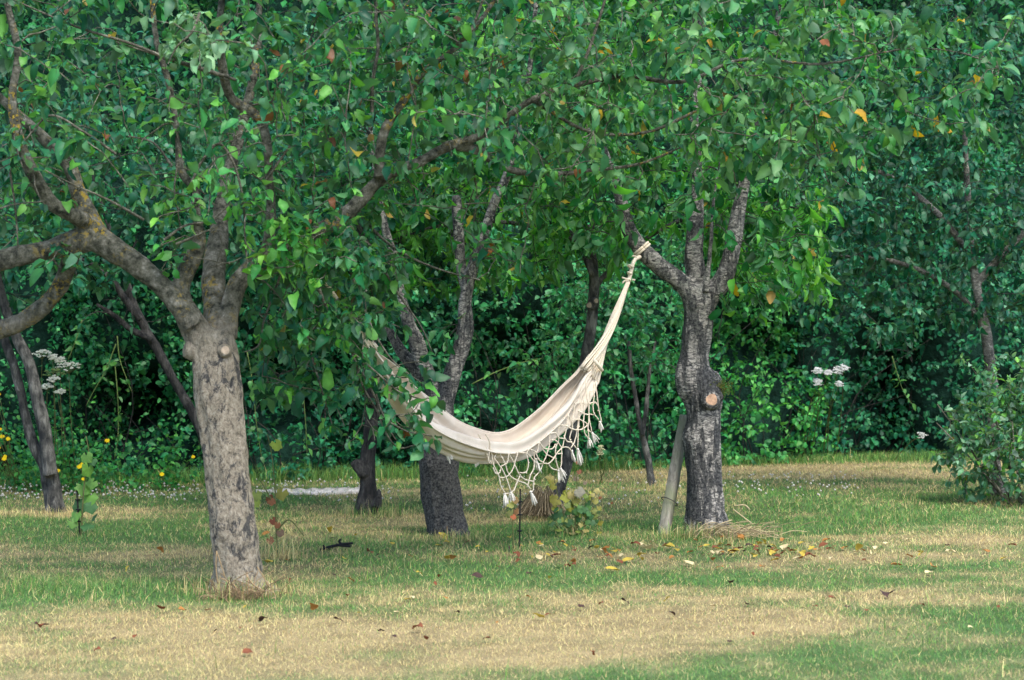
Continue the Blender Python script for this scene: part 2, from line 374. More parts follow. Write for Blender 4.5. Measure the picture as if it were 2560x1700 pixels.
def leaves_on(branches, rng, spacing=.03, start=.3, rosette=4, droop=.35, upn=1.0, spread=.95, scmean=1.0, scvar=.2, spur=0.0):
    pos, ax = [], []
    for q, rad in branches:
        L = np.linalg.norm(np.diff(q, axis=0), axis=1).sum(); n = max(1, int(L * (1 - start) / spacing))
        s = start + (1 - start) * (np.arange(n) + rng.random(n)) / n
        fi = s * (len(q) - 1); i = np.minimum(fi.astype(int), len(q) - 2); f = (fi - i)[:, None]
        p = q[i] * (1 - f) + q[i + 1] * f; t = unit(q[i + 1] - q[i])
        r = unit(rng.normal(0, 1, (n, 3))); r = unit(r - t * np.sum(r * t, 1, keepdims=True))
        a = t * .45 + r * spread; pos.append(p); ax.append(a)
        if rosette:
            k = rosette + rng.integers(-1, 2); t1 = unit(q[-1] - q[-2]); r = unit(rng.normal(0, 1, (k, 3)))
            pos.append(np.repeat(q[-1:], k, 0)); ax.append(t1 * .6 + r * .8)
        if spur:
            m = rng.poisson(spur * L)
            if m:
                kk = 5; i = rng.integers(0, len(q) - 1, m); c = q[i] + rng.normal(0, .015, (m, 3))
                pos.append(np.repeat(c, kk, 0)); ax.append(unit(rng.normal(0, 1, (m * kk, 3))))
    pos = np.concatenate(pos); ax = np.concatenate(ax); ax[:, 2] -= droop; n = len(pos)
    nh = np.array([0, 0, upn]) + rng.normal(0, .45, (n, 3))
    return pos, frames(ax, nh), np.clip(rng.normal(scmean, scvar, n), .45, 1.5)
def twig_bag(branches, k=4):
    b = Bag()
    for q, r in branches: V, T = tube(q, r, k, caps=False); b.add(V, T)
    return b
def crown(root, base, chains, targets, rng, tm, pal, twigmat, nparts, leafkw, growkw={}, extra=None, mat=None, keep=None, pals=None, palsel=None):
    br = grow(chains, targets, rng, **growkw)
    if extra: br = br + extra
    pos, R, sc = leaves_on(br, rng, **leafkw)
    if keep is not None:
        k = keep(pos); pos, R, sc = pos[k], R[k], sc[k]
    link('branches', twig_bag(br).mesh('branches', twigmat, base, True, False), root, kind='stuff')
    x, y = pix(pos); vis = (x > -20) & (x < 2580) & (y > -20) & (y < 1720)
    order = np.where(vis)[0]; score = pos[order, 1] + rng.normal(0, .35, len(order)) - sc[order] * .8
    sel = order[np.argsort(score)[:nparts]] if nparts else np.array([], int)
    rest = np.setdiff1d(np.arange(len(pos)), sel)
    pals = pals or [pal]; pi = palsel(pos) if palsel else np.zeros(len(pos), int)
    for q_, pl_ in enumerate(pals):
        sk = sel[pi[sel] == q_] if len(sel) else sel
        if len(sk): leaf_parts(root, base, tm, pos[sk], R[sk], sc[sk], pl_, rng, mat or M_LEAF)
    b = Bag(); c = np.zeros((len(rest), 3))
    for q_, pl_ in enumerate(pals): k2 = pi[rest] == q_; c[k2] = pick(rng, int(k2.sum()), pl_)[0]
    bake(b, tm, pos[rest], R[rest], sc[rest], c, rng)
    o = link('foliage', b.mesh('foliage', mat or M_LEAF, base, True), root, kind='stuff')
    return br
def clear_of(chs, p, prob, grow_px=10, ymin=-1e9):
    """leaves that would hang right in front of a limb are thinned out"""
    x, y = pix(p); hit = np.zeros(len(p), bool)
    for c in chs:
        q = catmull(c, 60); cx, cy = pix(q[:, :3]); hw = q[:, 3] * FPX / q[:, 1] + grow_px
        k = cy > ymin; 
        if not k.any(): continue
        dd = np.hypot(x[:, None] - cx[None, k], y[:, None] - cy[None, k]) - hw[None, k]; j = dd.argmin(1)
        hit |= (dd.min(1) < 0) & (p[:, 1] < q[k, 1][j] + .02)
    return hit & (rngk.random(len(p)) < prob)
def ell(rng, n, c, r, hollow=0.0):
    v = unit(rng.normal(0, 1, (n, 3))); k = (hollow ** 3 + (1 - hollow ** 3) * rng.random((n, 1))) ** (1 / 3)
    return np.asarray(c) + v * k * np.asarray(r)
def pxbox(rng, n, x0, x1, y0, y1, d0, d1):
    return np.array([P(rng.uniform(x0, x1), rng.uniform(y0, y1), rng.uniform(d0, d1)) for _ in range(n)])
def ring(p0, axis, R_, r_, k=16):
    a = unit(np.asarray(axis, float)); u = unit(np.cross(a, [0.3, .2, 1])); v = np.cross(a, u); t = np.linspace(0, 2 * math.pi, k)
    return np.asarray(p0) + R_ * (np.cos(t)[:, None] * u + np.sin(t)[:, None] * v)

rngk = np.random.default_rng(5)
# ================================================================== THE GROUND
BL = []                           # (px, py, rx px, ry px, amount): + green, - straw
for a in ((200,1475,330,34,.7),(700,1480,250,26,.4),(1150,1425,330,30,.55),(1500,1450,420,24,.3),(1900,1460,420,22,.45),(2400,1440,200,14,.2),(250,1320,330,26,.75),(900,1385,260,26,.35),
          (760,1250,220,12,.8),(250,1250,220,10,.5),(1000,1215,700,9,.3),(1350,1330,260,24,.6),(2150,1250,330,20,.4),(2280,1290,300,22,.6),(1900,1320,260,30,.6),(2000,1300,600,20,.3),
          (2300,1620,480,90,.33),(1900,1680,500,50,.25),(2500,1540,200,50,.5),(1550,1700,260,30,.35),(230,1650,90,20,.3),(620,1690,120,18,.2),(500,1695,900,45,-.45),(900,1610,80,14,.2),
          (500,1580,700,60,-.85),(1250,1600,500,60,-.6),(1700,1560,500,30,-.55),(2200,1490,420,20,-.7),(1400,1655,260,22,-.8),(1700,1620,260,18,-.8),(2050,1560,260,18,-.55),(2350,1500,250,16,-.4),
          (200,1380,300,22,-.6),(760,1420,220,20,-.35),(150,1285,200,10,-.8),(800,1310,240,14,-.7),(1250,1300,300,8,-.5),(1950,1180,420,14,-.9),(2250,1165,300,10,-.6),(1650,1240,200,8,-.3),(2000,1400,500,16,-.5),
          (1300,1395,300,12,-.35),(2350,1345,250,14,-.5),(1150,1240,280,8,-.5)):
    BL.append(a)
def green(xy):
    """0 = dry straw, 1 = living grass, as a function of the place on the lawn"""
    xy = np.asarray(xy, float); p3 = np.c_[xy, np.zeros(len(xy))]
    ppx, ppy = pix(np.c_[xy[:, 0], np.maximum(xy[:, 1], 4), np.zeros(len(xy))])
    wob = fbm(p3 * np.array([.9, 1.6, 1]), 41, 3)
    ppy = ppy + wob * 26; g = np.full(len(xy), .54)
    for (x, y, rx, ry, a) in BL: g += a * (1 if a > 0 else .8) * np.exp(-((ppx - x) / rx) ** 2 - ((ppy - y) / ry) ** 2)
    return np.clip(g + .50 * fbm(p3 * np.array([1.5, 2.4, 1]), 5, 4) + .5 * fbm(p3 * 5, 9, 4), 0, 1)
rng = np.random.default_rng(11)
def ground_z(xy):
    xy = np.asarray(xy, float); return .018 * fbm(np.c_[xy * .8, np.zeros(len(xy))], 21, 2)
gx = np.r_[-300, -120, -60, -30, -15, np.arange(-8, 8.01, .11), 15, 30, 60, 120, 300]
gy = np.r_[-300, -100, -30, -8, 0, 4, np.arange(7, 24.01, .11), 30, 45, 80, 150, 400]
X, Y = np.meshgrid(gx, gy); xy = np.c_[X.ravel(), Y.ravel()]
gr = green(xy)[:, None]; nz = rng.uniform(.75, 1.2, (len(xy), 1))
gc = (np.array([.24, .19, .10]) * (1 - gr) + np.array([.065, .115, .04]) * gr) * nz
zz = np.where(np.abs(xy[:, 0]) < 40, ground_z(xy), 0)
nx = len(gx); i = (np.arange(len(gy) - 1)[:, None] * nx + np.arange(nx - 1)[None]).ravel()
mg = NT('lawn_soil'); at = mg.n('ShaderNodeAttribute', attribute_name='col'); n1 = mg.noise(mg.coord((1, 1, 1)), 60, 5, .7)
mg.l(mg.mix(.6, at.outputs[0], mg.mix(1.0, at.outputs[0], mg.ramp(n1, [(.3, (.4, .4, .4)), (.7, (1.5, 1.5, 1.5))]), 'MULTIPLY')), mg.b.inputs['Base Color']); mg.b.inputs['Roughness'].default_value = .95
mg.b.inputs['Specular IOR Level'].default_value = .1; mg.bump(n1, .01, .7)
link('lawn', mesh_np('lawn', np.c_[xy, zz], np.c_[i, i + 1, i + nx + 1, i + nx], mg.m, gc, True), kind='structure')

def blades(n, xy, h, w, g, rng, lean=.35, short=False):
    """grass blades, 3 triangles each (short mown ones 1)"""
    n = len(xy); az = rng.uniform(0, 2 * math.pi, n); bd = rng.uniform(0, 2 * math.pi, n); ln = np.abs(rng.normal(0, lean, n)) * h
    side = np.c_[np.cos(az), np.sin(az), np.zeros(n)] * (w / 2)[:, None]; b = np.c_[xy, ground_z(xy) - .004]
    off = np.c_[np.cos(bd) * ln, np.sin(bd) * ln, np.zeros(n)]; up = np.array([0, 0, 1.0])
    m = b + off * .3 + up * (h * .55)[:, None]; t = b + off + up * (h * (1 - .25 * np.minimum(1, ln / h)))[:, None]
    V = np.stack([b - side, b + side, m - side * .8, m + side * .8, t], 1).reshape(-1, 3)
    k = (np.arange(n) * 5)[:, None]; T = np.concatenate([k + np.array([[0, 1, 3]]), k + np.array([[0, 3, 2]]), k + np.array([[2, 3, 4]])])
    isg = rng.random(n) < np.clip(g * 1.0 - .02, .06, np.where(g > 1.05, .97, .86))
    cs = np.array([.61, .50, .225]) * rng.uniform(.6, 1.3, (n, 1)) * rng.normal(1, .05, (n, 3)); cg = np.array([.095, .225, .055]) * rng.uniform(.5, 1.5, (n, 1)) * rng.normal(1, .08, (n, 3))
    br = rng.random(n) < .10; cs[br] *= np.array([.55, .5, .45]); yl = rng.random(n) < .25; cg[yl] *= np.array([1.9, 1.35, 1.1])
    c = np.where(isg[:, None], cg, cs)
    if short:
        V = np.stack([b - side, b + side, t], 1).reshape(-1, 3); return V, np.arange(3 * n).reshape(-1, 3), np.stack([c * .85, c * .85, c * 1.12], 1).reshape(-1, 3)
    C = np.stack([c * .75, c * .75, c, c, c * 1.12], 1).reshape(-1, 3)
    return V, T, C
bag = Bag()
for (y0, y1, dens, hm, wm) in ((7.8, 10.5, 6400, .019, .0023), (10.5, 13, 4800, .021, .0028), (13, 16.5, 3100, .024, .0036), (16.5, 22.5, 1700, .027, .0050)):
    ym = y1; half = .222 * ym + 1.7
    n = int(dens * (y1 - y0) * 2 * half); xy = np.c_[rng.uniform(-half, half, n), rng.uniform(y0, y1, n)]
    g = green(xy); p3 = np.c_[xy, np.zeros(n)]
    tall = fbm(p3 * 1.3, 77, 2); h = hm * rng.uniform(.5, 1.35, n) * (1 + .35 * tall + .35 * g)
    # uncut dark tuft strip by the forked trunk's foot and along the hedge
    ppx, ppy = pix(p3); lg = np.exp(-((ppx - 130) / 260) ** 2 - ((ppy - 1475) / 26) ** 2); h *= 1 + 1.7 * lg * rng.random(n)
    lg2 = np.exp(-((ppx - 2250) / 260) ** 2 - ((ppy - 1285) / 18) ** 2); h *= 1 + .35 * lg2
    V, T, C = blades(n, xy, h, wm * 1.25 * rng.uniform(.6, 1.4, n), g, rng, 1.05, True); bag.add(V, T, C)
link('grass', bag.mesh('grass', M_GRASS), kind='stuff', label='short mown lawn grass, part straw dry and part green', category='grass')
# taller wisps and seed stalks standing up out of the lawn, and uncut tufts round the trunks' feet
bag = Bag()
n = 2200; xy = np.c_[rng.uniform(-5, 5, n), rng.uniform(9, 21, n)]; k = rng.random(n) < .25 + .6 * green(xy); xy = xy[k]; n = len(xy)
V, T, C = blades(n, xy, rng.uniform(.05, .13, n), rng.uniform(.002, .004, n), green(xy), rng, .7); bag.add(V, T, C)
def tuft(px, py, rx, n, h0, h1, g, lean=.5):
    c = G(px, py); q = rng.normal(0, rx, (n, 2)) * np.array([1, .7]) + c[:2]
    V, T, C = blades(n, q, rng.uniform(h0, h1, n) * .72, rng.uniform(.0022, .0042, n), np.full(n, g), rng, lean); bag.add(V, T, C)
for a in ((600,1490,.13,260,.06,.20,.35),(690,1480,.10,120,.05,.14,.15),(510,1480,.10,120,.05,.16,.4),(1120,1352,.11,160,.05,.13,.35),(1175,1350,.08,90,.05,.12,.5),(925,1292,.12,200,.05,.17,.75),(970,1285,.10,120,.05,.2,.6),
          (1770,1345,.13,240,.06,.18,.3),(1720,1345,.09,140,.06,.2,.75),(1850,1340,.14,200,.05,.14,.12),(1650,1345,.07,90,.05,.13,.5),(1345,1298,.09,160,.03,.09,.04),(1430,1335,.15,220,.05,.15,.7),(135,1290,.2,320,.04,.11,.08),(700,1400,.08,160,.06,.22,.1),
          (1300,1385,.06,80,.05,.13,.6),(205,1340,.08,60,.04,.1,.6),(2230,1300,.3,260,.05,.12,.85),(1630,1220,.1,120,.05,.12,.25),(1820,1360,.1,120,.04,.1,.3)):
    tuft(*a)
link('tall_grass', bag.mesh('tall_grass', M_GRASS), kind='stuff', label='longer wisps and tufts of grass around the trunks', category='grass')
# rank grass along the hedge foot
HB = np.array([(-700, 1219), (0, 1217), (640, 1207), (1200, 1190), (1700, 1167), (2100, 1152), (2600, 1146), (3300, 1140)], float)
def hedge_y(x):
    pts = np.array([G(a, b)[:2] for a, b in HB]); return np.interp(x, pts[:, 0], pts[:, 1])
bag = Bag(); n = 24000; xs = rng.uniform(-6.5, 6.5, n); ys = hedge_y(xs) + rng.normal(.05, .16, n)
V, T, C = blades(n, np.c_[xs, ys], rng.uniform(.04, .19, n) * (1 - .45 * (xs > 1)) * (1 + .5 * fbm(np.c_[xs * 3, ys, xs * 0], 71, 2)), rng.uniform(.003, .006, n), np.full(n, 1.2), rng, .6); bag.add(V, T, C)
link('verge_grass', bag.mesh('verge_grass', M_GRASS), kind='stuff', label='uncut green grass along the foot of the hedge', category='grass')
# white clover heads
bag = Bag()
ico = np.array([(0,0,1),(1,0,0),(0,1,0),(-1,0,0),(0,-1,0),(0,0,-1)], float); icf = np.array([(0,1,2),(0,2,3),(0,3,4),(0,4,1),(5,2,1),(5,3,2),(5,4,3),(5,1,4)])
for (x0, x1, y0, y1, n) in ((0, 620, 1222, 1262, 260), (640, 1000, 1212, 1270, 90), (1750, 2150, 1195, 1250, 110), (1150, 1700, 1200, 1290, 70)):
    for _ in range(n):
        c = G(rng.uniform(x0, x1), rng.uniform(y0, y1)); c[2] = rng.uniform(.03, .07); bag.add(ico * rng.uniform(.006, .010) + c, icf, np.array([.62, .58, .52]) * rng.uniform(.8, 1.1))
link('clover_flowers', bag.mesh('clover_flowers', M_PETAL), kind='stuff', label='small white clover heads dotted in the far lawn', category='clover')

# ================================================================== THE FORKED APPLE TREE
rng = np.random.default_rng(101)
def tree(name, label, cat, px, py, group=None):
    b = G(px, py); return thing(name, label, cat, tuple(b), group), b
def stub(root, base, c, axis, r, L, bark, cut, name='pruned_stub'):
    """sawn-off branch collar with a pale cut face (the face a sub-part)"""
    c = np.asarray(c); a = unit(np.asarray(axis, float)); q = np.array([c - a * L, c - a * L * .4, c, c + a * .004])
    o = tube_obj(name, q, [r * 1.75, r * 1.5, r * 1.22, r * .85], bark, root, base, 14)
    u = unit(np.cross(a, [0.1, .2, 1])); v = np.cross(a, u); t = np.arange(16) * 2 * math.pi / 16; rr = r * .84 * (1 + .07 * np.sin(3 * t + 1))
    V = np.r_[[c + a * .006], c + a * .005 + rr[:, None] * (np.cos(t)[:, None] * u + np.sin(t)[:, None] * v)]
    T = np.array([(0, 1 + i, 1 + (i + 1) % 16) for i in range(16)])
    link('cut_face', mesh_np('cut_face', V - base, T, cut, None, True), o)
    return o
A, Ab = tree('apple_tree', 'forked apple tree with mottled beige trunk and spreading lichened limbs, hammock tied to it', 'tree', 603, 1482)
d = 12.1
a_tr = chain([(612,1512,104),(606,1487,86),(600,1455,69),(592,1400,60),(583,1320,61),(574,1240,61),(560,1120,60),(550,1010,60),(544,940,58),(538,885,58),(532,845,54),(532,822,42)], d)
a_lo = chain([(512,868,38),(490,822,36),(465,775,30),(453,735,24),(458,698,23),(480,652,22),(500,600,16),(491,536,11),(495,491,11),(451,424,11.5),(446,357,10.5),(433,268,9.5),(420,200,9),(393,112,8),(384,45,7.5),(375,-80,6),(350,-220,4)], d)
a_l = chain([(485,818,28),(452,772,27),(412,722,26),(378,690,27),(335,655,29),(290,628,31),(248,600,32),(228,565,29),(212,520,24),(190,470,21),(178,424,19),(134,370,16),(60,300,13),(-60,190,10),(-220,60,7)], 12.05)
a_ll = chain([(236,590,32,12.05),(170,612,29,12.0),(100,628,28,11.95),(0,652,29,11.9),(-120,690,26,11.8),(-300,700,20,11.6),(-520,640,12,11.5)], d)
a_lh = chain([(190,610,22,12.0),(172,660,21,12.1),(150,715,21,12.15),(95,778,22,12.2),(30,815,23,12.25),(-50,835,20,12.3),(-200,830,14,12.5)], d)
a_lu = chain([(222,560,22,12.05),(175,535,19,11.9),(134,513,18,11.85),(100,465,17,11.8),(65,400,17,11.75),(45,340,15,11.7),(30,250,13,11.7),(45,130,11,11.7),(20,20,10,11.7),(0,-120,7,11.7)], d)
a_m = chain([(545,830,34,12.2),(535,740,32,12.38),(534,680,31,12.46),(545,600,26,12.6),(560,480,20,12.8),(600,330,15,13.0),(640,150,11,13.1),(650,-60,7,13.2)], d)
a_r = chain([(565,845,32),(573,785,25),(580,735,24),(602,690,24),(655,645,23),(745,592,22),(820,560,20),(890,500,18),(955,435,16),(1043,398,14),(1123,357,13),(1187,363,12),(1250,405,10),(1400,425,8),(1480,415,6.5),(1600,400,5.5),(1750,340,4)], 12.2)
a_r[:, 1] += np.linspace(0, .5, len(a_r))
a_r2 = chain([(640,690,20,12.25),(672,600,15,12.2),(678,520,13,12.2),(672,440,12,12.15),(668,360,12.5,12.1),(643,290,12.5,12.1),(583,252,12.5,12.1),(558,178,11.5,12.0),(549,89,10,12.0),(560,-40,8,12.0),(590,-200,5,12)], d)
a_r3 = chain([(945,445,14,12.4),(964,319,12,12.4),(1011,249,10,12.4),(1050,190,9,12.35),(1150,110,8,12.3),(1230,10,7,12.3),(1300,-120,5,12.3)], d)
a_r4 = chain([(1110,365,12,12.5),(1200,340,10,12.5),(1267,293,9.5,12.45),(1330,249,9,12.4),(1426,217,8,12.4),(1560,190,7,12.35),(1700,205,6.5,12.3),(1850,150,6,12.3),(2050,160,5,12.3),(2300,120,4,12.2),(2500,150,3,12.2)], d)
a_r5 = chain([(1330,249,7,12.4),(1480,330,6,12.6),(1620,330,5.5,12.7),(1760,270,5,12.7),(1900,230,4.5,12.7),(2080,290,3.5,12.6)], d)
A_ch = [a_tr, a_lo, a_l, a_ll, a_lh, a_lu, a_m, a_r, a_r2, a_r3, a_r4, a_r5]
wood(A, Ab, A_ch, M_APPLE, .0095, .2, 5, ['trunk'] + ['limb'] * 11)
stub(A, Ab, P(563, 876, 11.985), (.25, -1, .12), .024, .06, M_APPLE, M_CUT2)
stub(A, Ab, P(463, 872, 12.06), (-1, -.35, .25), .034, .09, M_APPLE, M_APPLE, 'old_stub')
# explicit thin shoots seen against the limbs
def shoot(pts, d, r0=.006, r1=.0022):
    r0, r1 = r0 * 1.25, r1 * 1.5
    q = catmull(np.array([P(x, y, d if len(t) == 0 else t[0]) for x, y, *t in pts]), max(6, len(pts) * 5)); return (q, np.linspace(r0, r1, len(q)))
A_sh = [shoot([(445,357),(442,420),(436,470),(445,530),(452,575)], 12.0, .004), shoot([(480,455),(500,410),(550,360),(580,400),(600,460),(610,520),(612,580),(620,660),(628,690)], 11.95, .006, .003),
        shoot([(410,600),(460,565),(530,550),(570,515)], 11.9, .006), shoot([(440,610),(500,585),(545,565)], 11.9, .005), shoot([(360,550),(300,515),(250,490),(180,460),(112,425)], 11.85, .006),
        shoot([(290,385),(210,330),(120,290),(80,330),(30,410),(25,440)], 11.85, .006), shoot([(25,430),(38,520),(46,630)], 11.85, .005), shoot([(430,415),(380,355),(320,340)], 11.95, .006),
        shoot([(560,190),(430,150),(330,110),(200,70),(80,20),(-30,-30)], 11.8, .008), shoot([(590,200),(490,165),(400,140),(290,105)], 11.85, .006), shoot([(665,450),(700,400),(730,350),(725,290)], 12, .006),
        shoot([(930,280),(932,200),(945,120),(940,30),(950,-60)], 12.3, .008, .005), shoot([(1175,85),(1200,20),(1225,-60)], 12.2, .007, .004),
        shoot([(1440,200),(1470,130),(1500,40),(1530,-60)], 12.3, .008, .004), shoot([(500,30),(480,80),(440,120),(420,160)], 11.5, .006)]
# hanging sprays to the right of the trunk that cover the hammock's far end
A_dr = [shoot([(820,560),(860,640),(900,740),(940,840),(985,905),(1050,955)], 12.5, .008), shoot([(760,595),(790,700),(830,800),(880,880),(905,960),(945,1030),(990,1100)], 12.45, .009), shoot([(745,600),(750,720),(770,850),(800,960),(830,1060)], 12.6, .007),
        shoot([(880,510),(960,600),(1040,650),(1120,680),(1200,700)], 12.7, .008), shoot([(870,520),(940,640),(1000,740),(1060,830),(1080,880)], 12.7, .008), shoot([(905,930),(940,1000),(955,1060),(1000,1120),(1045,1110)], 12.45, .005),
        shoot([(720,620),(690,720),(660,800),(640,870),(610,880)], 12.4, .006), shoot([(940,985),(960,1040),(1010,1075),(1080,1090)], 12.4, .005), shoot([(880,880),(940,930),(1000,980),(1060,1000)], 12.42, .005)]
tg = np.concatenate([
    ell(rng, 250, (-1.5, 12.2, 3.0), (2.6, 2.1, 1.35), .35),
    ell(rng, 160, (.3, 12.5, 2.9), (2.2, 1.2, .95), .2),
    ell(rng, 110, (-1.6, 12.6, 4.1), (2.6, 2.0, .6)),
    pxbox(rng, 90, -60, 900, -60, 500, 11.3, 12.9), pxbox(rng, 90, 850, 1500, 0, 420, 11.9, 13), pxbox(rng, 105, 1350, 2150, 60, 470, 12.0, 12.9), pxbox(rng, 42, 1900, 2540, 40, 330, 12.0, 12.7),
    pxbox(rng, 95, 640, 1010, 600, 830, 12.5, 13.4), pxbox(rng, 60, 640, 960, 560, 1000, 12.6, 13.6), pxbox(rng, 26, 380, 700, 480, 680, 11.7, 12.0), pxbox(rng, 40, 900, 1330, 430, 720, 12.5, 13.2),
    pxbox(rng, 34, 860, 1080, 880, 1120, 12.3, 12.6), pxbox(rng, 26, -60, 200, 300, 700, 11.6, 12.3), pxbox(rng, 44, 710, 930, 560, 860, 11.9, 12.2), pxbox(rng, 12, 700, 790, 550, 650, 11.85, 12.05), pxbox(rng, 14, 390, 570, 0, 150, 11.45, 11.7), pxbox(rng, 18, 380, 720, 500, 660, 11.75, 11.95)])
def keepA(p):                     # clear air in front of the trunk and under the crown
    x, y = pix(p)
    bad = ((y > 690) & (x < 600)) | ((y > 1130)) | ((x > 1085) & (y > 730)) | ((x > 1000) & (y > 730) & (y < 850)) | ((y > 620) & (x > 1230)) | ((x > 470) & (x < 620) & (y > 630) & (p[:, 1] < 12.2))
    bad |= (x > 1090) & (x < 1260) & (y > 560) & (rngk.random(len(p)) < .6)
    bad |= (x > 930) & (x < 1110) & (y > 870) & (rngk.random(len(p)) < .5)
    bad |= (x > 200) & (x < 560) & (y > 380) & (rngk.random(len(p)) < .45)
    bad |= ((clear_of(A_ch, p, .62, 8) & ((x < 900) | (rngk.random(len(p)) < .35))) & ~((x > 690) & (x < 830) & (y > 540) & (y < 700))) | clear_of([np.c_[q, r] for q, r in A_sh], p, .9, 9)
    bad |= (y > 960) & (x > 840) & (x < 960) & (rngk.random(len(p)) < .75)
    bad |= (y > 430) & (y < 720) & (x > 1000) & (x < 1500) & (rngk.random(len(p)) < .72)
    return ~bad
def apsel(p):
    x, y = pix(p); k = (p[:, 0] > .5 * fbm(p * 1.5, 4, 2)).astype(int)
    k[(x > 330) & (x < 800) & (y > 380) & (y < 720) & (p[:, 1] < 12.15)] = 2; k[(p[:, 1] < 11.75) & (x > 330) & (x < 620) & (y < 190)] = 3
    return k
AP_B = [((.05, .23, .055), 3), ((.09, .31, .06), 3), ((.16, .40, .06), 2), ((.025, .14, .05), 1.5), ((.22, .09, .04), .06)]
AP_P = [((.16, .30, .17), 3), ((.10, .24, .12), 2), ((.22, .36, .2), 1)]
crown(A, Ab, A_ch, tg, rng, T_AP, AP, M_TWIG, 300, dict(spacing=.062, start=.12, rosette=7, droop=.32, spur=5.4, scmean=.70, scvar=.30), dict(upcurve=.3, r_tip=.0028), A_sh + A_dr, keep=keepA, pals=[AP, AP_R, AP_B, AP_P], palsel=apsel)

# ================================================================== THE CHERRY THE HAMMOCK HANGS FROM
rng = np.random.default_rng(202)
B, Bb = tree('cherry_tree', 'cherry tree with black fissured silvery bark and sawn knot, hammock rope round its limb', 'tree', 1765, 1330)
b_tr = chain([(1772,1350,72),(1768,1325,62),(1764,1290,52),(1761,1245,48),(1760,1190,45),(1758,1140,46),(1754,1100,49),(1758,1050,46),(1760,1000,51),(1752,965,55),(1736,930,46),(1738,890,35),(1741,845,35),(1744,790,36),(1746,745,40),(1746,715,32)], 15.0)
b_l = chain([(1742,765,30),(1712,715,25),(1670,680,23),(1633,652,22),(1600,620,21),(1578,588,20),(1560,540,18),(1550,490,16),(1530,430,14),(1500,360,11),(1440,290,9),(1380,200,6)], 14.97)
b_m = chain([(1745,745,30),(1741,700,27),(1734,645,25),(1737,590,23),(1742,540,19),(1744,480,15),(1742,380,13),(1735,280,12),(1745,200,10),(1750,80,9),(1760,-80,7),(1760,-260,4)], 15.05)
b_r = chain([(1752,770,30),(1778,735,26),(1804,705,24),(1824,660,22),(1838,590,21),(1847,530,18),(1860,460,15),(1880,380,12),(1905,250,10),(1935,100,8),(1960,-80,6)], 15.0)
b_t = chain([(1764,730,9),(1772,660,6.5),(1779,580,6),(1784,500,5),(1800,400,4)], 14.9)
b_b = chain([(1755,1000,30),(1785,985,30,),(1800,975,26)], 14.93)
B_ch = [b_tr, b_l, b_m, b_r, b_t, b_b]
wood(B, Bb, B_ch, M_CHERRY, .0105, .2, 15, ['trunk', 'limb', 'limb', 'limb', 'limb', 'burl'])
stub(B, Bb, P(1779, 999, 14.845), (.12, -1, .1), .042, .08, M_CHERRY, M_CUT)
mo = Bag(); q = rng.normal(0, .035, (500, 3)) * np.array([1, .6, .8]) + P(1800, 968, 14.92)
bake(mo, T_SM, q, frames(rng.normal(0, 1, (500, 3)) + np.array([.4, -.2, .3]), rng.normal(0, 1, (500, 3))), np.full(500, .22), pick(rng, 500, [((.10, .12, .02), 2), ((.16, .14, .03), 1)])[0], rng)
link('moss', mo.mesh('moss', M_HEDGE, Bb), B, kind='stuff')
tg = np.concatenate([ell(rng, 210, P(1740, 180, 15.1), (1.35, 1.5, 1.05), .3), ell(rng, 90, P(1750, -200, 15.0), (1.5, 1.6, .8)), pxbox(rng, 55, 1480, 2080, 250, 600, 14.5, 15.7), pxbox(rng, 30, 1800, 1990, 560, 760, 14.5, 15.1),
    pxbox(rng, 12, 1790, 1850, 690, 860, 14.75, 14.9), pxbox(rng, 16, 1460, 1620, 470, 620, 14.6, 15), pxbox(rng, 40, 1950, 2500, 0, 330, 14.5, 15.6)])
def keepB(p):
    x, y = pix(p); bad = (y > 700) & (x < 1770) | (y > 900) | ((x < 1500) & (y > 620)) | ((x > 1620) & (x < 1870) & (y > 520) & (p[:, 1] < 14.95) & (rngk.random(len(p)) < .75)) | ((x > 1870) & (y > 780)) | ((x > 2080) & (y > 480))
    bad |= clear_of(B_ch, p, .6, 10, 420)
    return ~bad
crown(B, Bb, B_ch, tg, rng, T_CH, CH, M_DTWIG, 300, dict(spacing=.042, start=.15, rosette=6, droop=1.15, upn=.35, spur=1.6, scmean=.75, scvar=.22), dict(upcurve=.35, droop=.12), keep=keepB)

# ================================================================== THE LICHENED CHERRY BEHIND THE HAMMOCK
rng = np.random.default_rng(303)
Cc, Cb = tree('cherry_tree', 'cherry tree with thick charred looking black base and V fork standing behind the hammock', 'tree', 1115, 1345)
c_tr = chain([(1124,1368,72),(1120,1346,60),(1112,1300,49),(1106,1250,47),(1100,1190,47),(1095,1140,46),(1096,1090,42),(1102,1040,36),(1110,1005,27)], 14.9)
c_r = chain([(1106,1030,27),(1118,985,23),(1127,945,24),(1142,900,22),(1158,850,22),(1164,810,21),(1162,765,17),(1170,715,15),(1185,660,15),(1208,590,14),(1230,520,13),(1262,450,12),(1290,350,10),(1320,200,8),(1340,0,6),(1350,-180,4)], 14.9)
c_l = chain([(1098,1030,24),(1082,975,21),(1062,915,19),(1044,865,20),(1024,815,17),(1005,750,14),(990,660,12),(960,560,10),(940,430,8),(920,280,6)], 14.95)
c_l2 = chain([(1075,960,17),(1035,915,17),(1005,880,15),(975,830,12),(930,760,9),(880,680,7)], 15.05)
c_s = chain([(1166,730,14),(1152,660,14),(1147,580,14),(1143,520,13),(1140,488,11)], 14.95)
C_ch = [c_tr, c_r, c_l, c_l2, c_s]
wood(Cc, Cb, C_ch, M_CHERRY2, .0105, .2, 25, ['trunk', 'limb', 'limb', 'limb', 'sawn_limb'])
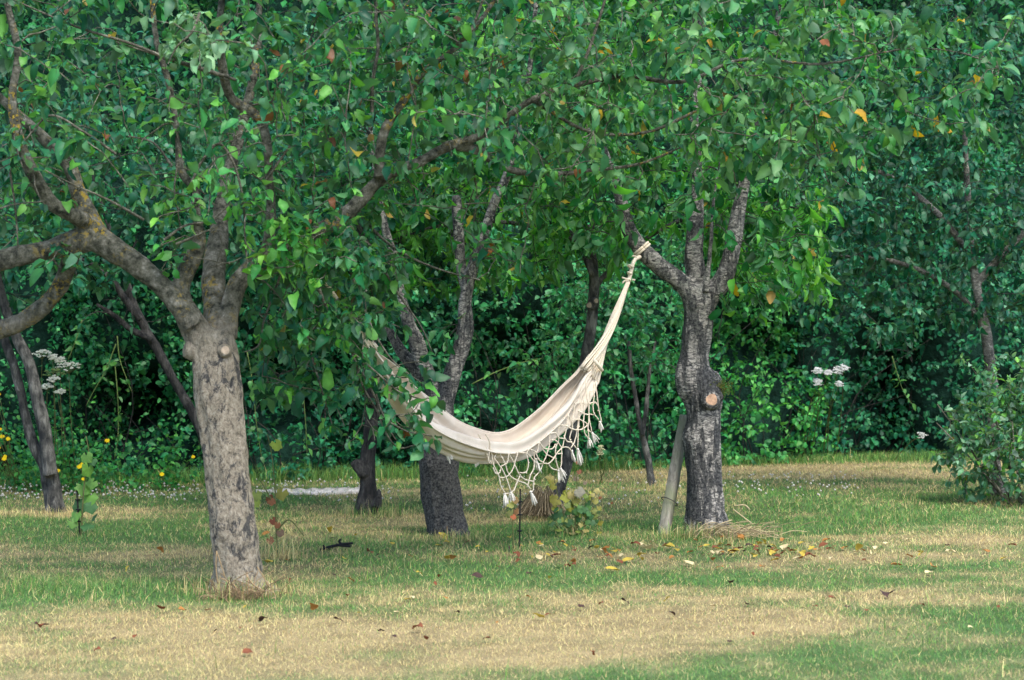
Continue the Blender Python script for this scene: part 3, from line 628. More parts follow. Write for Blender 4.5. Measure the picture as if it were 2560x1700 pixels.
tg = np.concatenate([ell(rng, 170, P(1150, 270, 15.1), (1.3, 1.3, .75), .2), pxbox(rng, 26, 900, 1480, 400, 640, 14.6, 15.8), pxbox(rng, 10, 1080, 1180, 760, 890, 14.7, 14.9), pxbox(rng, 24, 1130, 1320, 560, 690, 14.6, 14.9)])
def keepC(p):
    x, y = pix(p); return ~((y > 720) & ((x < 1090) | (x > 1190)) | (y > 900) | ((x > 1300) & (y > 680)) | clear_of(C_ch, p, .85, 14, 300))
crown(Cc, Cb, C_ch, tg, rng, T_CH, CH, M_DTWIG, 220, dict(spacing=.05, start=.15, rosette=5, droop=1.1, upn=.35, scmean=.76), dict(upcurve=.35, droop=.1), keep=keepC)

# ================================================================== PEACH AND OTHER TREES BEYOND
rng = np.random.default_rng(404)
E_, Eb = tree('peach_tree', 'slender leaning peach tree with curled narrow leaves, its blackened foot behind the hammock fringe', 'tree', 1384, 1296)
e_tr = chain([(1378,1310,30),(1384,1285,21),(1395,1240,15),(1404,1210,14),(1418,1156,15),(1430,1090,15),(1442,1010,14),(1456,940,14),(1468,880,15),(1478,810,14),(1484,750,14),(1485,700,13),(1482,650,11),(1476,600,9),(1470,560,7)], 16.15)
e_1 = chain([(1483,690,9),(1440,600,8),(1380,540,7),(1290,480,6),(1200,440,5)], 16.1); e_2 = chain([(1476,600,8),(1490,500,7),(1520,400,6),(1560,280,5)], 16.2); e_3 = chain([(1484,720,8),(1560,640,7),(1680,560,6),(1820,520,5),(1950,500,4)], 16.3)
e_4 = chain([(1440,600,7),(1300,560,6),(1120,560,5),(980,600,4)], 16.0)
E_ch = [e_tr, e_1, e_2, e_3, e_4]
wood(E_, Eb, E_ch, M_GREY, .010, .2, 35, ['trunk'] + ['limb'] * 4)
stub(E_, Eb, P(1474, 763, 16.09), (-.5, -1, .1), .022, .05, M_GREY, M_CUT2); stub(E_, Eb, P(1490, 752, 16.08), (.4, -1, .2), .018, .05, M_GREY, M_CUT2)
tg = np.concatenate([pxbox(rng, 270, 960, 1560, 380, 700, 15.5, 17), pxbox(rng, 90, 1800, 2070, 480, 720, 15.3, 16.3), pxbox(rng, 60, 1560, 1850, 350, 600, 15.8, 16.8), ell(rng, 100, P(1450, 150, 16.3), (1.6, 1.2, .8))])
def keepE(p):
    x, y = pix(p); return ~((y > 760) | ((x > 1400) & (x < 1800) & (y > 650)) | clear_of([e_tr], p, .9, 10))
crown(E_, Eb, E_ch, tg, rng, T_PE, PE, M_DTWIG, 260, dict(spacing=.026, start=.25, rosette=6, droop=1.0, upn=.6, spread=.8), dict(upcurve=.25, droop=.15), keep=keepE)

rng = np.random.default_rng(505)
D_, Db = tree('plum_tree', 'dark gnarled plum trunk with flaring root between the apple and the black based cherry', 'tree', 918, 1287)
d_tr = chain([(912,1305,42),(916,1285,33),(919,1255,28),(922,1225,23),(920,1195,20),(918,1160,21),(924,1110,18),(928,1040,18),(930,960,18),(928,880,17),(920,800,16),(915,700,14),(905,600,11),(880,480,8)], 16.3)
d_1 = chain([(922,830,12),(880,760,10),(800,700,8),(700,660,6)], 16.2); d_2 = chain([(918,720,11),(980,620,9),(1050,540,7),(1120,480,5)], 16.4); d_3 = chain([(912,1190,13),(893,1165,13),(884,1152,12)], 16.25)
d_4 = chain([(940,1270,14),(948,1240,9),(946,1222,5)], 16.22)
D_ch = [d_tr, d_1, d_2, d_3, d_4]
wood(D_, Db, D_ch, M_DARK, .011, .25, 45, ['trunk', 'limb', 'limb', 'broken_stub', 'root_flare'])
tg = np.concatenate([ell(rng, 260, P(820, 560, 16.4), (1.25, 1.0, .75), .1), pxbox(rng, 60, 620, 900, 650, 980, 16, 17), ell(rng, 80, P(850, 250, 16.4), (1.3, 1.2, .7))])
def keepD(p):
    x, y = pix(p); return ~((y > 1000) | ((x > 960) & (y > 800)))
crown(D_, Db, D_ch, tg, rng, T_PL, DK, M_DTWIG, 150, dict(spacing=.03, start=.15, rosette=4, droop=.4, spur=1), dict(), keep=keepD)

rng = np.random.default_rng(606)
G_, Gb = tree('plum_tree', 'grey twin stemmed leaning plum tree beside the hedge with yellow flowers', 'tree', 136, 1282)
g_tr = chain([(140,1300,34),(136,1275,27),(131,1240,24),(126,1205,23),(121,1170,20)], 16.5)
g_1 = chain([(124,1195,18),(112,1160,15),(95,1130,15),(75,1085,13),(62,1030,12),(50,970,12),(35,915,12),(15,860,12),(-5,800,11),(-30,700,9)], 16.5)
g_2 = chain([(126,1190,20),(118,1120,18),(106,1050,17),(94,1000,16),(83,950,15),(68,895,15),(45,850,14),(20,790,13),(-5,700,11),(-20,560,8)], 16.4)
G_ch = [g_tr, g_1, g_2]
wood(G_, Gb, G_ch, M_GREY, .010, .2, 55, ['trunk', 'stem', 'stem'])
tg = np.concatenate([ell(rng, 200, P(40, 520, 16.6), (1.2, 1.0, .7), .1), ell(rng, 80, P(0, 250, 16.6), (1.5, 1.2, .6))])
crown(G_, Gb, G_ch, tg, rng, T_PL, DK, M_DTWIG, 60, dict(spacing=.03, start=.15, rosette=4, droop=.4, spur=1), dict(), keep=lambda p: pix(p)[1] < 800)

rng = np.random.default_rng(707)
H_, Hb = tree('plum_tree', 'thin black leaning tree behind the mottled apple trunk with bare twigs', 'tree', 548, 1222)
h_tr = chain([(556,1235,20),(540,1190,15),(515,1110,13),(480,1030,12),(445,970,12),(405,895,12.5),(365,825,12),(335,765,11),(318,715,10),(300,650,8),(270,560,7),(230,430,5)], 18.3)
h_2 = chain([(352,800,9),(310,745,9),(280,700,8),(245,670,6),(200,645,4)], 18.2); h_3 = chain([(380,850,8),(330,825,8),(280,785,7),(240,760,5)], 18.25)
H_ch = [h_tr, h_2, h_3]
wood(H_, Hb, H_ch, M_DARK, .010, .2, 65, ['trunk', 'limb', 'limb'])
tg = np.concatenate([ell(rng, 140, P(280, 420, 18.3), (1.3, .9, .8), .1), pxbox(rng, 26, 200, 480, 600, 830, 18, 18.7)])
crown(H_, Hb, H_ch, tg, rng, T_PL, DK, M_DTWIG, 30, dict(spacing=.04, start=.4, rosette=3, droop=.4), dict(), keep=lambda p: (pix(p)[1] < 700) | (rngk.random(len(p)) < .2))

rng = np.random.default_rng(808)
F_, Fb = tree('hedge_sapling', 'slim twin stemmed sapling standing in front of the hedge beside the leaning post', 'tree', 1630, 1214)
f_tr = chain([(1634,1222,14),(1629,1205,11),(1622,1160,10),(1614,1120,9),(1604,1085,8)], 18.8); f_1 = chain([(1610,1105,7),(1598,1050,7),(1588,990,6.5),(1578,930,6),(1572,850,5)], 18.8); f_2 = chain([(1606,1090,7),(1613,1040,6.5),(1618,990,6),(1624,930,5),(1640,850,4)], 18.75)
F_ch = [f_tr, f_1, f_2]
wood(F_, Fb, F_ch, M_GREY, .010, .15, 75, ['trunk', 'stem', 'stem'])
tg = np.concatenate([pxbox(rng, 170, 1360, 1740, 560, 960, 18.4, 19.6), pxbox(rng, 30, 1250, 1420, 850, 1000, 18.5, 19)])
crown(F_, Fb, F_ch, tg, rng, T_PL, MD, M_DTWIG, 120, dict(spacing=.03, start=.1, rosette=4, droop=.2, spur=2, scmean=.7), dict(upcurve=.1), keep=lambda p: ~((pix(p)[0] > 1500) & (pix(p)[1] > 985)))

rng = np.random.default_rng(909)
I_, Ib = tree('plum_tree', 'broad dark leaved plum tree whose pale trunk rises behind the leafy corner shrub', 'tree', 2492, 1225)
i_tr = chain([(2496,1235,22),(2490,1180,16),(2484,1080,15),(2481,980,15),(2474,900,15),(2464,830,14),(2450,760,13),(2430,650,11),(2420,500,9),(2410,300,7)], 17.9)
i_1 = chain([(2462,830,9),(2420,760,8),(2330,690,7),(2220,650,6),(2100,640,4)], 18.2); i_2 = chain([(2440,710,10),(2540,600,9),(2640,500,7)], 17.9); i_3 = chain([(2430,640,9),(2330,520,8),(2200,430,6),(2080,400,5)], 18)
I_ch = [i_tr, i_1, i_2, i_3]
wood(I_, Ib, I_ch, M_PALE, .010, .15, 85, ['trunk'] + ['limb'] * 3)
tg = np.concatenate([ell(rng, 420, P(2330, 500, 18.1), (1.35, .9, .95), .25), pxbox(rng, 120, 1960, 2600, 480, 830, 17.4, 18.4), ell(rng, 120, P(2400, 150, 18), (1.4, 1.1, .7)), pxbox(rng, 14, 2150, 2300, 820, 900, 17.6, 18)])
crown(I_, Ib, I_ch, tg, rng, T_PL, DK, M_DTWIG, 220, dict(spacing=.026, start=.1, rosette=5, droop=.45, spur=2.2, scmean=.8), dict(upcurve=.1, droop=.08), keep=lambda p: ~((pix(p)[1] > 860) | ((pix(p)[0] > 2380) & (pix(p)[1] > 820))))

# ================================================================== THE HEDGE: a row of bushes, leaf sprays over a backing coloured dark as shade
M_CORE = plain('hedge_shade_backing', (.011, .038, .027), .95, .6, 14, .05)  # dark green with the shade of the leaf gaps put into the colour
def bush(name, label, cat, x0, x1, top, y_of, depth, pal, rng, tm, dens, recess=None, overhang=0.0, group=None, wav=.28, scm=1.0, sink=.22, ext=.25, core=True):
    """bush between world x0..x1, front at y_of(x)"""
    xm = (x0 + x1) / 2; b = np.array([xm, float(y_of(xm)) + depth * .4, 0]); root = thing(name, label, cat, tuple(b), group); sd_ = int(rng.integers(1, 999))
    def front(x, z):
        p3 = np.c_[x, z, np.zeros(len(x))]; y = np.asarray([float(y_of(q)) for q in x]) if not np.ndim(y_of(x0)) else y_of(x)
        y = y + wav * fbm(p3 * 1.1, sd_, 3) + .12 * fbm(p3 * 3.7, sd_ + 3, 2)
        edge = np.clip((np.abs(x - xm) / ((x1 - x0) / 2 + ext)), 0, 1.2); y = y + .9 * edge ** 4 * min(1, depth)
        tz = z / top; y = y + .55 * np.clip(tz - .55, 0, 1) ** 2 * depth - overhang * np.exp(-((tz - .55) / .22) ** 2)
        if recess:
            ppx, ppy = pix(np.c_[x, np.full(len(x), float(y_of(xm))), z])
            for (cx, cy, rx, ry, a) in recess: y = y + a * np.exp(-((ppx - cx) / rx) ** 2 - ((ppy - cy) / ry) ** 2)
        return y
    W_ = x1 - x0 + 2 * ext; n = int(dens * 1.4 * W_ * top); per = 9; m = n // per
    cx = rng.uniform(x0 - ext, x1 + ext, m); cz = rng.uniform(0.02, top * 1.02, m)
    lay = rng.exponential(sink * 1.25, m) - .10; cy = front(cx, cz) + lay
    tip = np.c_[cx, cy, cz]; dirs = unit(np.c_[rng.normal(0, .7, m), -np.abs(rng.normal(.7, .4, m)), rng.normal(.05, .55, m)])
    L = rng.uniform(.10, .26, m); s = rng.random((m, per)); pos = (tip[:, None] - dirs[:, None] * (L[:, None] * (1 - s))[..., None]).reshape(-1, 3) + rng.normal(0, .018, (m * per, 3))
    pos[:, 2] = np.abs(pos[:, 2])
    dd = np.repeat(dirs, per, 0); r = unit(rng.normal(0, 1, (m * per, 3))); ax = dd * .5 + r * .9; ax[:, 2] -= .35
    R = frames(ax, np.array([0, -.35, .9]) + rng.normal(0, .45, (m * per, 3))); sc = np.clip(rng.normal(scm * .8, .2, m * per), .35, 1.5)
    tone = np.repeat(np.clip(1 + .35 * fbm(tip * 2.2, sd_ + 9, 2), .6, 1.5), per)
    c, _ = pick(rng, m * per, pal); bg = Bag(); bake(bg, tm, pos, R, sc, c * tone[:, None], rng)
    link('foliage', bg.mesh('foliage', M_HEDGE, b, True), root, kind='stuff')
    # lumpy added backing; its dark colour paints the shade between leaves
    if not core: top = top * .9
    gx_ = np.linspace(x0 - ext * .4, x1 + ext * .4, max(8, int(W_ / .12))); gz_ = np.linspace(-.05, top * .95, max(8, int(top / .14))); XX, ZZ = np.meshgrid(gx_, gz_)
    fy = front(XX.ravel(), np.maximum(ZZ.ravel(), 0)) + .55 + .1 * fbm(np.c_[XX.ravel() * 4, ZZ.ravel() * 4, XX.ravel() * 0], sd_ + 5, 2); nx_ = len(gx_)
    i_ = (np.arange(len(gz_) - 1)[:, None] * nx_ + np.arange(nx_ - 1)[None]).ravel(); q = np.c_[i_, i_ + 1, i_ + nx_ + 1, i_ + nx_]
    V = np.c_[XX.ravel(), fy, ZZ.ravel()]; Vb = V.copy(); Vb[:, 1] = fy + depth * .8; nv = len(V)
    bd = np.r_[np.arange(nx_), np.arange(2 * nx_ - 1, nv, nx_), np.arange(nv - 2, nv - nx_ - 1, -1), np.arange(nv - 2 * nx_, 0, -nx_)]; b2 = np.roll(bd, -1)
    if core: link('shade_backing', mesh_np('shade_backing', np.r_[V, Vb] - b, np.r_[q, q[:, ::-1] + nv, np.c_[bd, bd + nv, b2 + nv, b2]], M_CORE, None, True), root)
    # visible stems
    st = Bag()
    for _ in range(int(W_ * 8)):
        x = rng.uniform(x0, x1); z1 = rng.uniform(.3, min(1.5, top)); y0 = float(front(np.array([x]), np.array([.1]))[0]) + rng.uniform(-.02, .3)
        q_ = catmull(np.array([(x, y0 + .15, -.02), (x + rng.normal(0, .12), y0, z1 * .5), (x + rng.normal(0, .3), y0 - rng.uniform(-.1, .25), z1)]), 8); V, T = tube(q_, np.linspace(.006, .0015, 8), 4, False); st.add(V, T)
    link('stems', st.mesh('stems', M_DTWIG, b, True, False), root, kind='stuff')
    return root, front, b
GRP = 'bushes of the hedge behind the orchard'
rng = np.random.default_rng(1001)
hy = lambda x: float(hedge_y(x))
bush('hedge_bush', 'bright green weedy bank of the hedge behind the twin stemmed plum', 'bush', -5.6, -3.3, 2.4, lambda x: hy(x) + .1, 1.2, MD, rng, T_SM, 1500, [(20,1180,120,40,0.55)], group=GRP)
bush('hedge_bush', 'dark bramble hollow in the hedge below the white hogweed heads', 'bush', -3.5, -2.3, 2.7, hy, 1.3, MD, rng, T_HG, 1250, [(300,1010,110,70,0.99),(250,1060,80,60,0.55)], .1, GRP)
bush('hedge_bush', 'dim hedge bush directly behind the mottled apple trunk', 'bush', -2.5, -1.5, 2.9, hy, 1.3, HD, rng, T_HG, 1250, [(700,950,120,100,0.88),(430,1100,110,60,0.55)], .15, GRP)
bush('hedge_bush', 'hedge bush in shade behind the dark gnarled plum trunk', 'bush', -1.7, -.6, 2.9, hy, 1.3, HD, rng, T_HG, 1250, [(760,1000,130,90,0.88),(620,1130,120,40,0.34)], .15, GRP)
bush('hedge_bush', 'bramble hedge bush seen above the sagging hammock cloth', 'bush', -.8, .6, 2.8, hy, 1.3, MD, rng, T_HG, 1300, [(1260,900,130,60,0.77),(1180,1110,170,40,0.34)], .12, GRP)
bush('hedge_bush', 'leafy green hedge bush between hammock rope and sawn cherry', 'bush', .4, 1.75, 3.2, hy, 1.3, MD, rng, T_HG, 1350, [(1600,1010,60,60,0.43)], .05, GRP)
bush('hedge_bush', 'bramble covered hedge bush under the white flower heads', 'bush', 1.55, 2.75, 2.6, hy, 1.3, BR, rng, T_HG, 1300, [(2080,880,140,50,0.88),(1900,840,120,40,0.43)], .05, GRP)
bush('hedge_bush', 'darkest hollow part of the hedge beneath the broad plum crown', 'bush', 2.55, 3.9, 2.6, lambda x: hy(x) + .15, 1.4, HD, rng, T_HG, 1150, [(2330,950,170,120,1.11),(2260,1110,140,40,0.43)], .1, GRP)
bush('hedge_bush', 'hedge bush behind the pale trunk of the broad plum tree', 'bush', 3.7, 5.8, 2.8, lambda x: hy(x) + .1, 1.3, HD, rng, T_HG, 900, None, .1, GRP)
# tall wood rising behind the hedge, one mass
rng = np.random.default_rng(1100)
wb = Bag(); m = 7600; per = 9
cx = rng.uniform(-7, 7.5, m); cz = rng.uniform(1.6, 6.0, m); p3 = np.c_[cx, cz, cx * 0]; cy = hedge_y(cx) + 1.0 + .5 * fbm(p3 * .8, 3, 3) + rng.exponential(.25, m) + .15 * np.clip(cz - 3, 0, 9)
tip = np.c_[cx, cy, cz]; pos = np.repeat(tip, per, 0) + rng.normal(0, .10, (m * per, 3)); ax = rng.normal(0, 1, (m * per, 3)); ax[:, 2] -= .5
cw, _ = pick(rng, m * per, MD); cw *= .75 * np.repeat(np.clip(1 + .5 * fbm(p3 * 1.5, 31, 2), .5, 1.6), per)[:, None]
bake(wb, T_WD, pos, frames(ax, np.array([0, -.3, .9]) + rng.normal(0, .4, (m * per, 3))), np.clip(rng.normal(1.15, .25, m * per), .5, 1.8), cw, rng)
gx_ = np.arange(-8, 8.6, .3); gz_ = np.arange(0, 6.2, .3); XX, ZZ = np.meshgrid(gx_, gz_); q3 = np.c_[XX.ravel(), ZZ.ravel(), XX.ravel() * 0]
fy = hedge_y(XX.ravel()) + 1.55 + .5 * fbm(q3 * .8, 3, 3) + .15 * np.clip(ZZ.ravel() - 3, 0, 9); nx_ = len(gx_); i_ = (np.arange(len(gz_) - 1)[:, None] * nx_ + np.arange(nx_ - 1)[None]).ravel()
V = np.c_[XX.ravel(), fy, ZZ.ravel()]; T = np.r_[np.c_[i_, i_ + 1, i_ + nx_ + 1], np.c_[i_, i_ + nx_ + 1, i_ + nx_]]; V2 = V + np.array([0, 1.5, 0])  # added backing sheets, painted dark for the shade deep in the wood
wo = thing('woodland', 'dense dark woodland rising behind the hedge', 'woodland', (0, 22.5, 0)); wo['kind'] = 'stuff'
link('foliage', wb.mesh('foliage', M_HEDGE, (0, 22.5, 0), True), wo, kind='stuff'); link('shade_backing', mesh_np('shade_backing', np.r_[V, V2] - np.array([0, 22.5, 0]), np.r_[T, T[:, ::-1] + len(V)], M_CORE, None, True), wo)
# corner shrub
rng = np.random.default_rng(1200)
cb = G(2570, 1258); CS = thing('corner_shrub', 'leafy light green shrub standing out on the lawn in front of the pale plum trunk', 'shrub', tuple(cb))
SH = [((.05, .17, .095), 2.5), ((.09, .24, .12), 3), ((.20, .33, .23), 3.2), ((.14, .36, .06), 1.3), ((.40, .30, .03), .05)]
cs_ch = []
for k in range(11):
    a = k * 2.4; o_ = np.array([math.cos(a) * .12, math.sin(a) * .1, -.03]); t_ = np.array([math.cos(a) * rng.uniform(.2, .6), math.sin(a) * rng.uniform(.1, .35), rng.uniform(.5, .95)])
    q = catmull(np.array([cb + o_, cb + o_ * 1.5 + t_ * .45 + np.array([0, 0, .1]), cb + o_ + t_]), 8); rr_ = np.linspace(.011, .004, 8); cs_ch.append(np.c_[q, rr_]); tube_obj('stem', q, rr_, M_TWIG, CS, cb, 6)
tg = np.concatenate([ell(rng, 430, cb + np.array([.05, 0, .42]), (.66, .5, .52), .3), ell(rng, 110, cb + np.array([.25, 0, .75]), (.42, .4, .42), .2), ell(rng, 40, cb + np.array([-.45, 0, .35]), (.22, .25, .32)), ell(rng, 26, cb + np.array([0, 0, 1.0]), (.5, .3, .25))]); tg = tg[tg[:, 2] > .04]
crown(CS, cb, cs_ch, tg, rng, T_PL, SH, M_TWIG, 120, dict(spacing=.026, start=.1, rosette=6, droop=.1, spur=1.5, scmean=.68, scvar=.16), dict(upcurve=.35), keep=lambda p: p[:, 2] > .02)

# ================================================================== THE HAMMOCK
rng = np.random.default_rng(1300)
M_CLOTH = NT('cotton_cloth'); _w = M_CLOTH.noise(M_CLOTH.coord((1, 1, 1)), 9, 4, .6); _f = M_CLOTH.noise(M_CLOTH.coord((1, 1, 1)), 420, 2, .5)
M_CLOTH.l(M_CLOTH.ramp(_w, [(.3, (.68, .575, .46)), (.7, (.80, .71, .60))]), M_CLOTH.b.inputs['Base Color']); M_CLOTH.b.inputs['Roughness'].default_value = .95; M_CLOTH.b.inputs['Specular IOR Level'].default_value = .1
M_CLOTH.b.inputs['Sheen Weight'].default_value = .15; M_CLOTH.bump(_f, .002, .4)
_t = M_CLOTH.n('ShaderNodeBsdfTranslucent'); _t.inputs[0].default_value = (.72, .56, .44, 1); _x = M_CLOTH.n('ShaderNodeMixShader'); _x.inputs[0].default_value = .16
M_CLOTH.l(M_CLOTH.b.outputs[0], _x.inputs[1]); M_CLOTH.l(_t.outputs[0], _x.inputs[2]); M_CLOTH.l(_x.outputs[0], M_CLOTH.out.inputs[0]); M_CLOTH = M_CLOTH.m
M_CORD = plain('cotton_cord', (.70, .60, .47), .9, .2, 150, .002); M_TASS = plain('tassel_thread', (.80, .74, .65), .9, .12, 200, .003)
def hd(x):                        # distance of the hammock's middle line for a photo column
    return float(np.interp(x, [735, 760, 935, 1090, 1230, 1490, 1575, 1620], [12.35, 12.4, 12.95, 13.45, 13.95, 14.6, 14.8, 14.93]))
HE = [(1474,886),(1448,918),(1401,965),(1372,997),(1337,1031),(1302,1059),(1273,1078),(1243,1086),(1214,1083),(1184,1073),(1160,1064),(1123,1041),(1092,1013),(1056,982),(1038,965),(996,927),(976,906),(952,886),(934,874)]
HB_ = [(1502,921),(1489,955),(1467,992),(1446,1022),(1420,1056),(1396,1081),(1368,1107),(1337,1130),(1306,1143),(1271,1150),(1214,1152),(1184,1148),(1146,1139),(1101,1118),(1056,1084),(1020,1044),(996,1007),(970,960),(938,884)]
HN = [(1497,917),(1469,944),(1453,974),(1436,1008),(1420,1036),(1398,1062),(1375,1083),(1349,1104),(1323,1121),(1296,1130),(1272,1132),(1248,1130),(1226,1126),(1200,1120),(1168,1110),(1123,1094),(1090,1077),(1045,1045),(1016,1013),(985,967),(937,881)]
hb = np.array([P(1230, 1150, hd(1230))[0], hd(1230), 0.0]); hb[2] = 0
hroot = P(1230, 1150, hd(1230)); HR = thing('hammock', 'cream cotton hammock with knotted net fringe slung between the apple and a cherry', 'hammock', tuple(hroot))
nu, nv = 150, 84
def guide(pts, off, wexp=.7):
    q = catmull(np.array([(x, y, 0) for x, y in pts], float), nu); u = np.linspace(0, 1, nu); w = np.sin(np.pi * np.clip(u, .02, .98)) ** wexp
    return np.array([P(x, y, hd(x) + off * w_) for (x, y, _), w_ in zip(q, w)])
HRIM = [(1493,907),(1462,944),(1444,972),(1424,997),(1396,1025),(1378,1043),(1358,1061),(1325,1085),(1292,1105),(1273,1111),(1248,1110),(1226,1109),(1200,1105),(1168,1097),(1123,1081),(1090,1064),(1045,1034),(1016,1004),(985,960),(937,880)]
e_, b_, n_, r_ = guide(HE, .36), guide(HB_, .02), guide(HN, -.17), guide(HRIM, -.12)
i1 = guide([((a[0]*.5+c[0]*.5), a[1]*.45+c[1]*.55) for a, c in zip(HE, HB_)], .30)
o1 = (b_ + r_) / 2 + np.array([0, -.05, -.008]) * np.sin(np.pi * np.linspace(0, 1, nu))[:, None]
sec = np.stack([e_, i1, b_, o1, r_, n_], 1)      # far edge, inside, belly, outside, near edge
Vc = np.zeros((nu, nv, 3)); vv = np.linspace(0, 1, nv)
for k in range(nu): Vc[k] = catmull(sec[k], nv)
du = np.gradient(Vc, axis=0); dv = np.gradient(Vc, axis=1); nn = unit(np.cross(du, dv))
uu = np.linspace(0, 1, nu)[:, None]; ph = vv[None] * 2 * math.pi
pl = .017 * np.sin(ph * 4.3 + 1.2 * np.sin(uu * 5) + .6) + .011 * np.sin(ph * 7.7 - 2.2 * uu + 1.7 * np.sin(uu * 3.1)) + .006 * np.sin(ph * 13 + 3 * uu)
pl *= (.45 + .9 * np.abs(uu - .45) * 2) * np.clip(np.sin(np.pi * np.clip(uu, .0, 1)) * 4, .2, 1)
pl += .012 * fbm(np.c_[np.repeat(uu[:, 0] * 7, nv), np.tile(vv * 5, nu), np.zeros(nu * nv)], 8, 3).reshape(nu, nv)
Vc = Vc + nn * pl[..., None]
i_ = (np.arange(nu - 1)[:, None] * nv + np.arange(nv - 1)[None]).ravel()
co = link('cloth', mesh_np('cloth', Vc.reshape(-1, 3) - hroot, np.c_[i_, i_ + nv, i_ + nv + 1, i_ + 1], M_CLOTH, None, True), HR)
md = co.modifiers.new('thickness', 'SOLIDIFY'); md.thickness = .004
# rolled hems along both long edges
for e, nm in ((Vc[:, 0], 'hem'), (Vc[:, -1], 'hem')): tube_obj(nm, e, .0055, M_CLOTH, HR, hroot, 6)
def strands(c0, ax0, wid, c1, n, r, twist, tight=.25):
    """bundle of suspension cords fanning from the cloth end to one knot"""
    c0, c1 = np.asarray(c0), np.asarray(c1); a = unit(np.asarray(ax0, float)); dr = unit(c1 - c0); b = np.cross(dr, a); L = np.linalg.norm(c1 - c0)
    for i in range(n):
        t0 = (i / (n - 1) - .5) * 2; dep = math.sin(i * 2.4) * .5; q = []
        for s in np.linspace(0, 1, 18):
            w = wid * ((1 - s) ** 1.25 * (1 - tight) + tight * (1 - .55 * s)); th = twist * s
            x = t0 * math.cos(th) - dep * math.sin(th); y = t0 * math.sin(th) + dep * math.cos(th)
            q.append(c0 * (1 - s) + c1 * s + a * w * x + b * w * y * (.7 + .0 * s) + np.array([0, 0, -.02 * math.sin(math.pi * s)]))
        tube_obj('suspension_cord', np.array(q), r, M_CORD, HR, hroot, 6)
pR0 = (P(1474, 886, hd(1474)) + P(1500, 920, hd(1500))) / 2; pR1 = P(1571, 703, hd(1571)); axR = P(1502, 921, hd(1502)) - P(1474, 886, hd(1474))
strands(pR0 - unit(pR1 - pR0) * .10, axR, .076, pR1, 32, .0062, 2.4)
pL0 = P(937, 879, hd(937)); pL1 = P(775, 640, 12.44); strands(pL0, np.array([.5, .2, .5]), .028, pL1, 14, .006, 2.2)
# band where the cords pass into the cloth
q = [pR0 + axR * s + np.array([0, y, 0]) for s, y in ((-.1, -.075), (.15, -.085), (.4, -.075), (.62, -.04))]
q = catmull(np.array(q), 40); V, T = tube(q, .011, 8); V2, T2 = tube(q + unit(pR1 - pR0) * .018, .010, 8); V3, T3 = tube(q - unit(pR1 - pR0) * .016, .009, 8)
bb = Bag(); bb.add(V, T); link('heading_band', bb.mesh('heading_band', M_CORD, hroot, True, False), HR)
# knot, whipping, tails and the loop round the cherry limb
ropeR = tube_obj('rope', catmull(np.array([P(1571,703,hd(1572)),P(1575,690,14.8),P(1578,678,14.8),P(1582,660,14.82),P(1590,647,14.88),P(1600,642,14.915)]), 16), .012, M_CORD, HR, hroot, 8)
for s in np.linspace(0, 1, 3):
    c = P(1571 + 5 * s, 700 - 34 * s, hd(1572)); V, T = tube(ring(c, pR1 - pR0, .0135 + .003 * math.sin(s * 9), 0), .0065, 7, False); link('whipping', mesh_np('whipping', V - hroot, T, M_CORD, None, True), ropeR)
for pts in ([(1572,699),(1562,696),(1555,694)], [(1572,701),(1560,703),(1556,708)], [(1580,699),(1588,700)], [(1592,642),(1584,640),(1576,638)]):
    V, T = tube(catmull(np.array([P(x, y, hd(1575) - .02) for x, y in pts]), 8), .006, 6); link('rope_tail', mesh_np('rope_tail', V - hroot, T, M_CORD, None, True), ropeR)
lc = P(1604, 623, 14.97); lax = P(1633, 652, 14.97) - P(1578, 588, 14.97)
for k_ in (-.008, .008): tube_obj('limb_loop', ring(lc + unit(lax) * k_, lax, .058, 0, 26), .0075, M_CORD, ropeR, hroot, 8)
tube_obj('rope', catmull(np.array([pL1, P(762, 618, 12.36), P(750, 600, 12.30)]), 8), .013, M_CORD, HR, hroot, 8)
lc = P(745, 595, 12.33); lax = P(820, 560, 12.35) - P(680, 638, 12.29)
tube_obj('limb_loop', ring(lc, lax, .062, 0, 24), .010, M_CORD, HR, hroot, 8); tube_obj('limb_loop', ring(lc + unit(lax) * .022, lax, .062, 0, 24), .010, M_CORD, HR, hroot, 8)
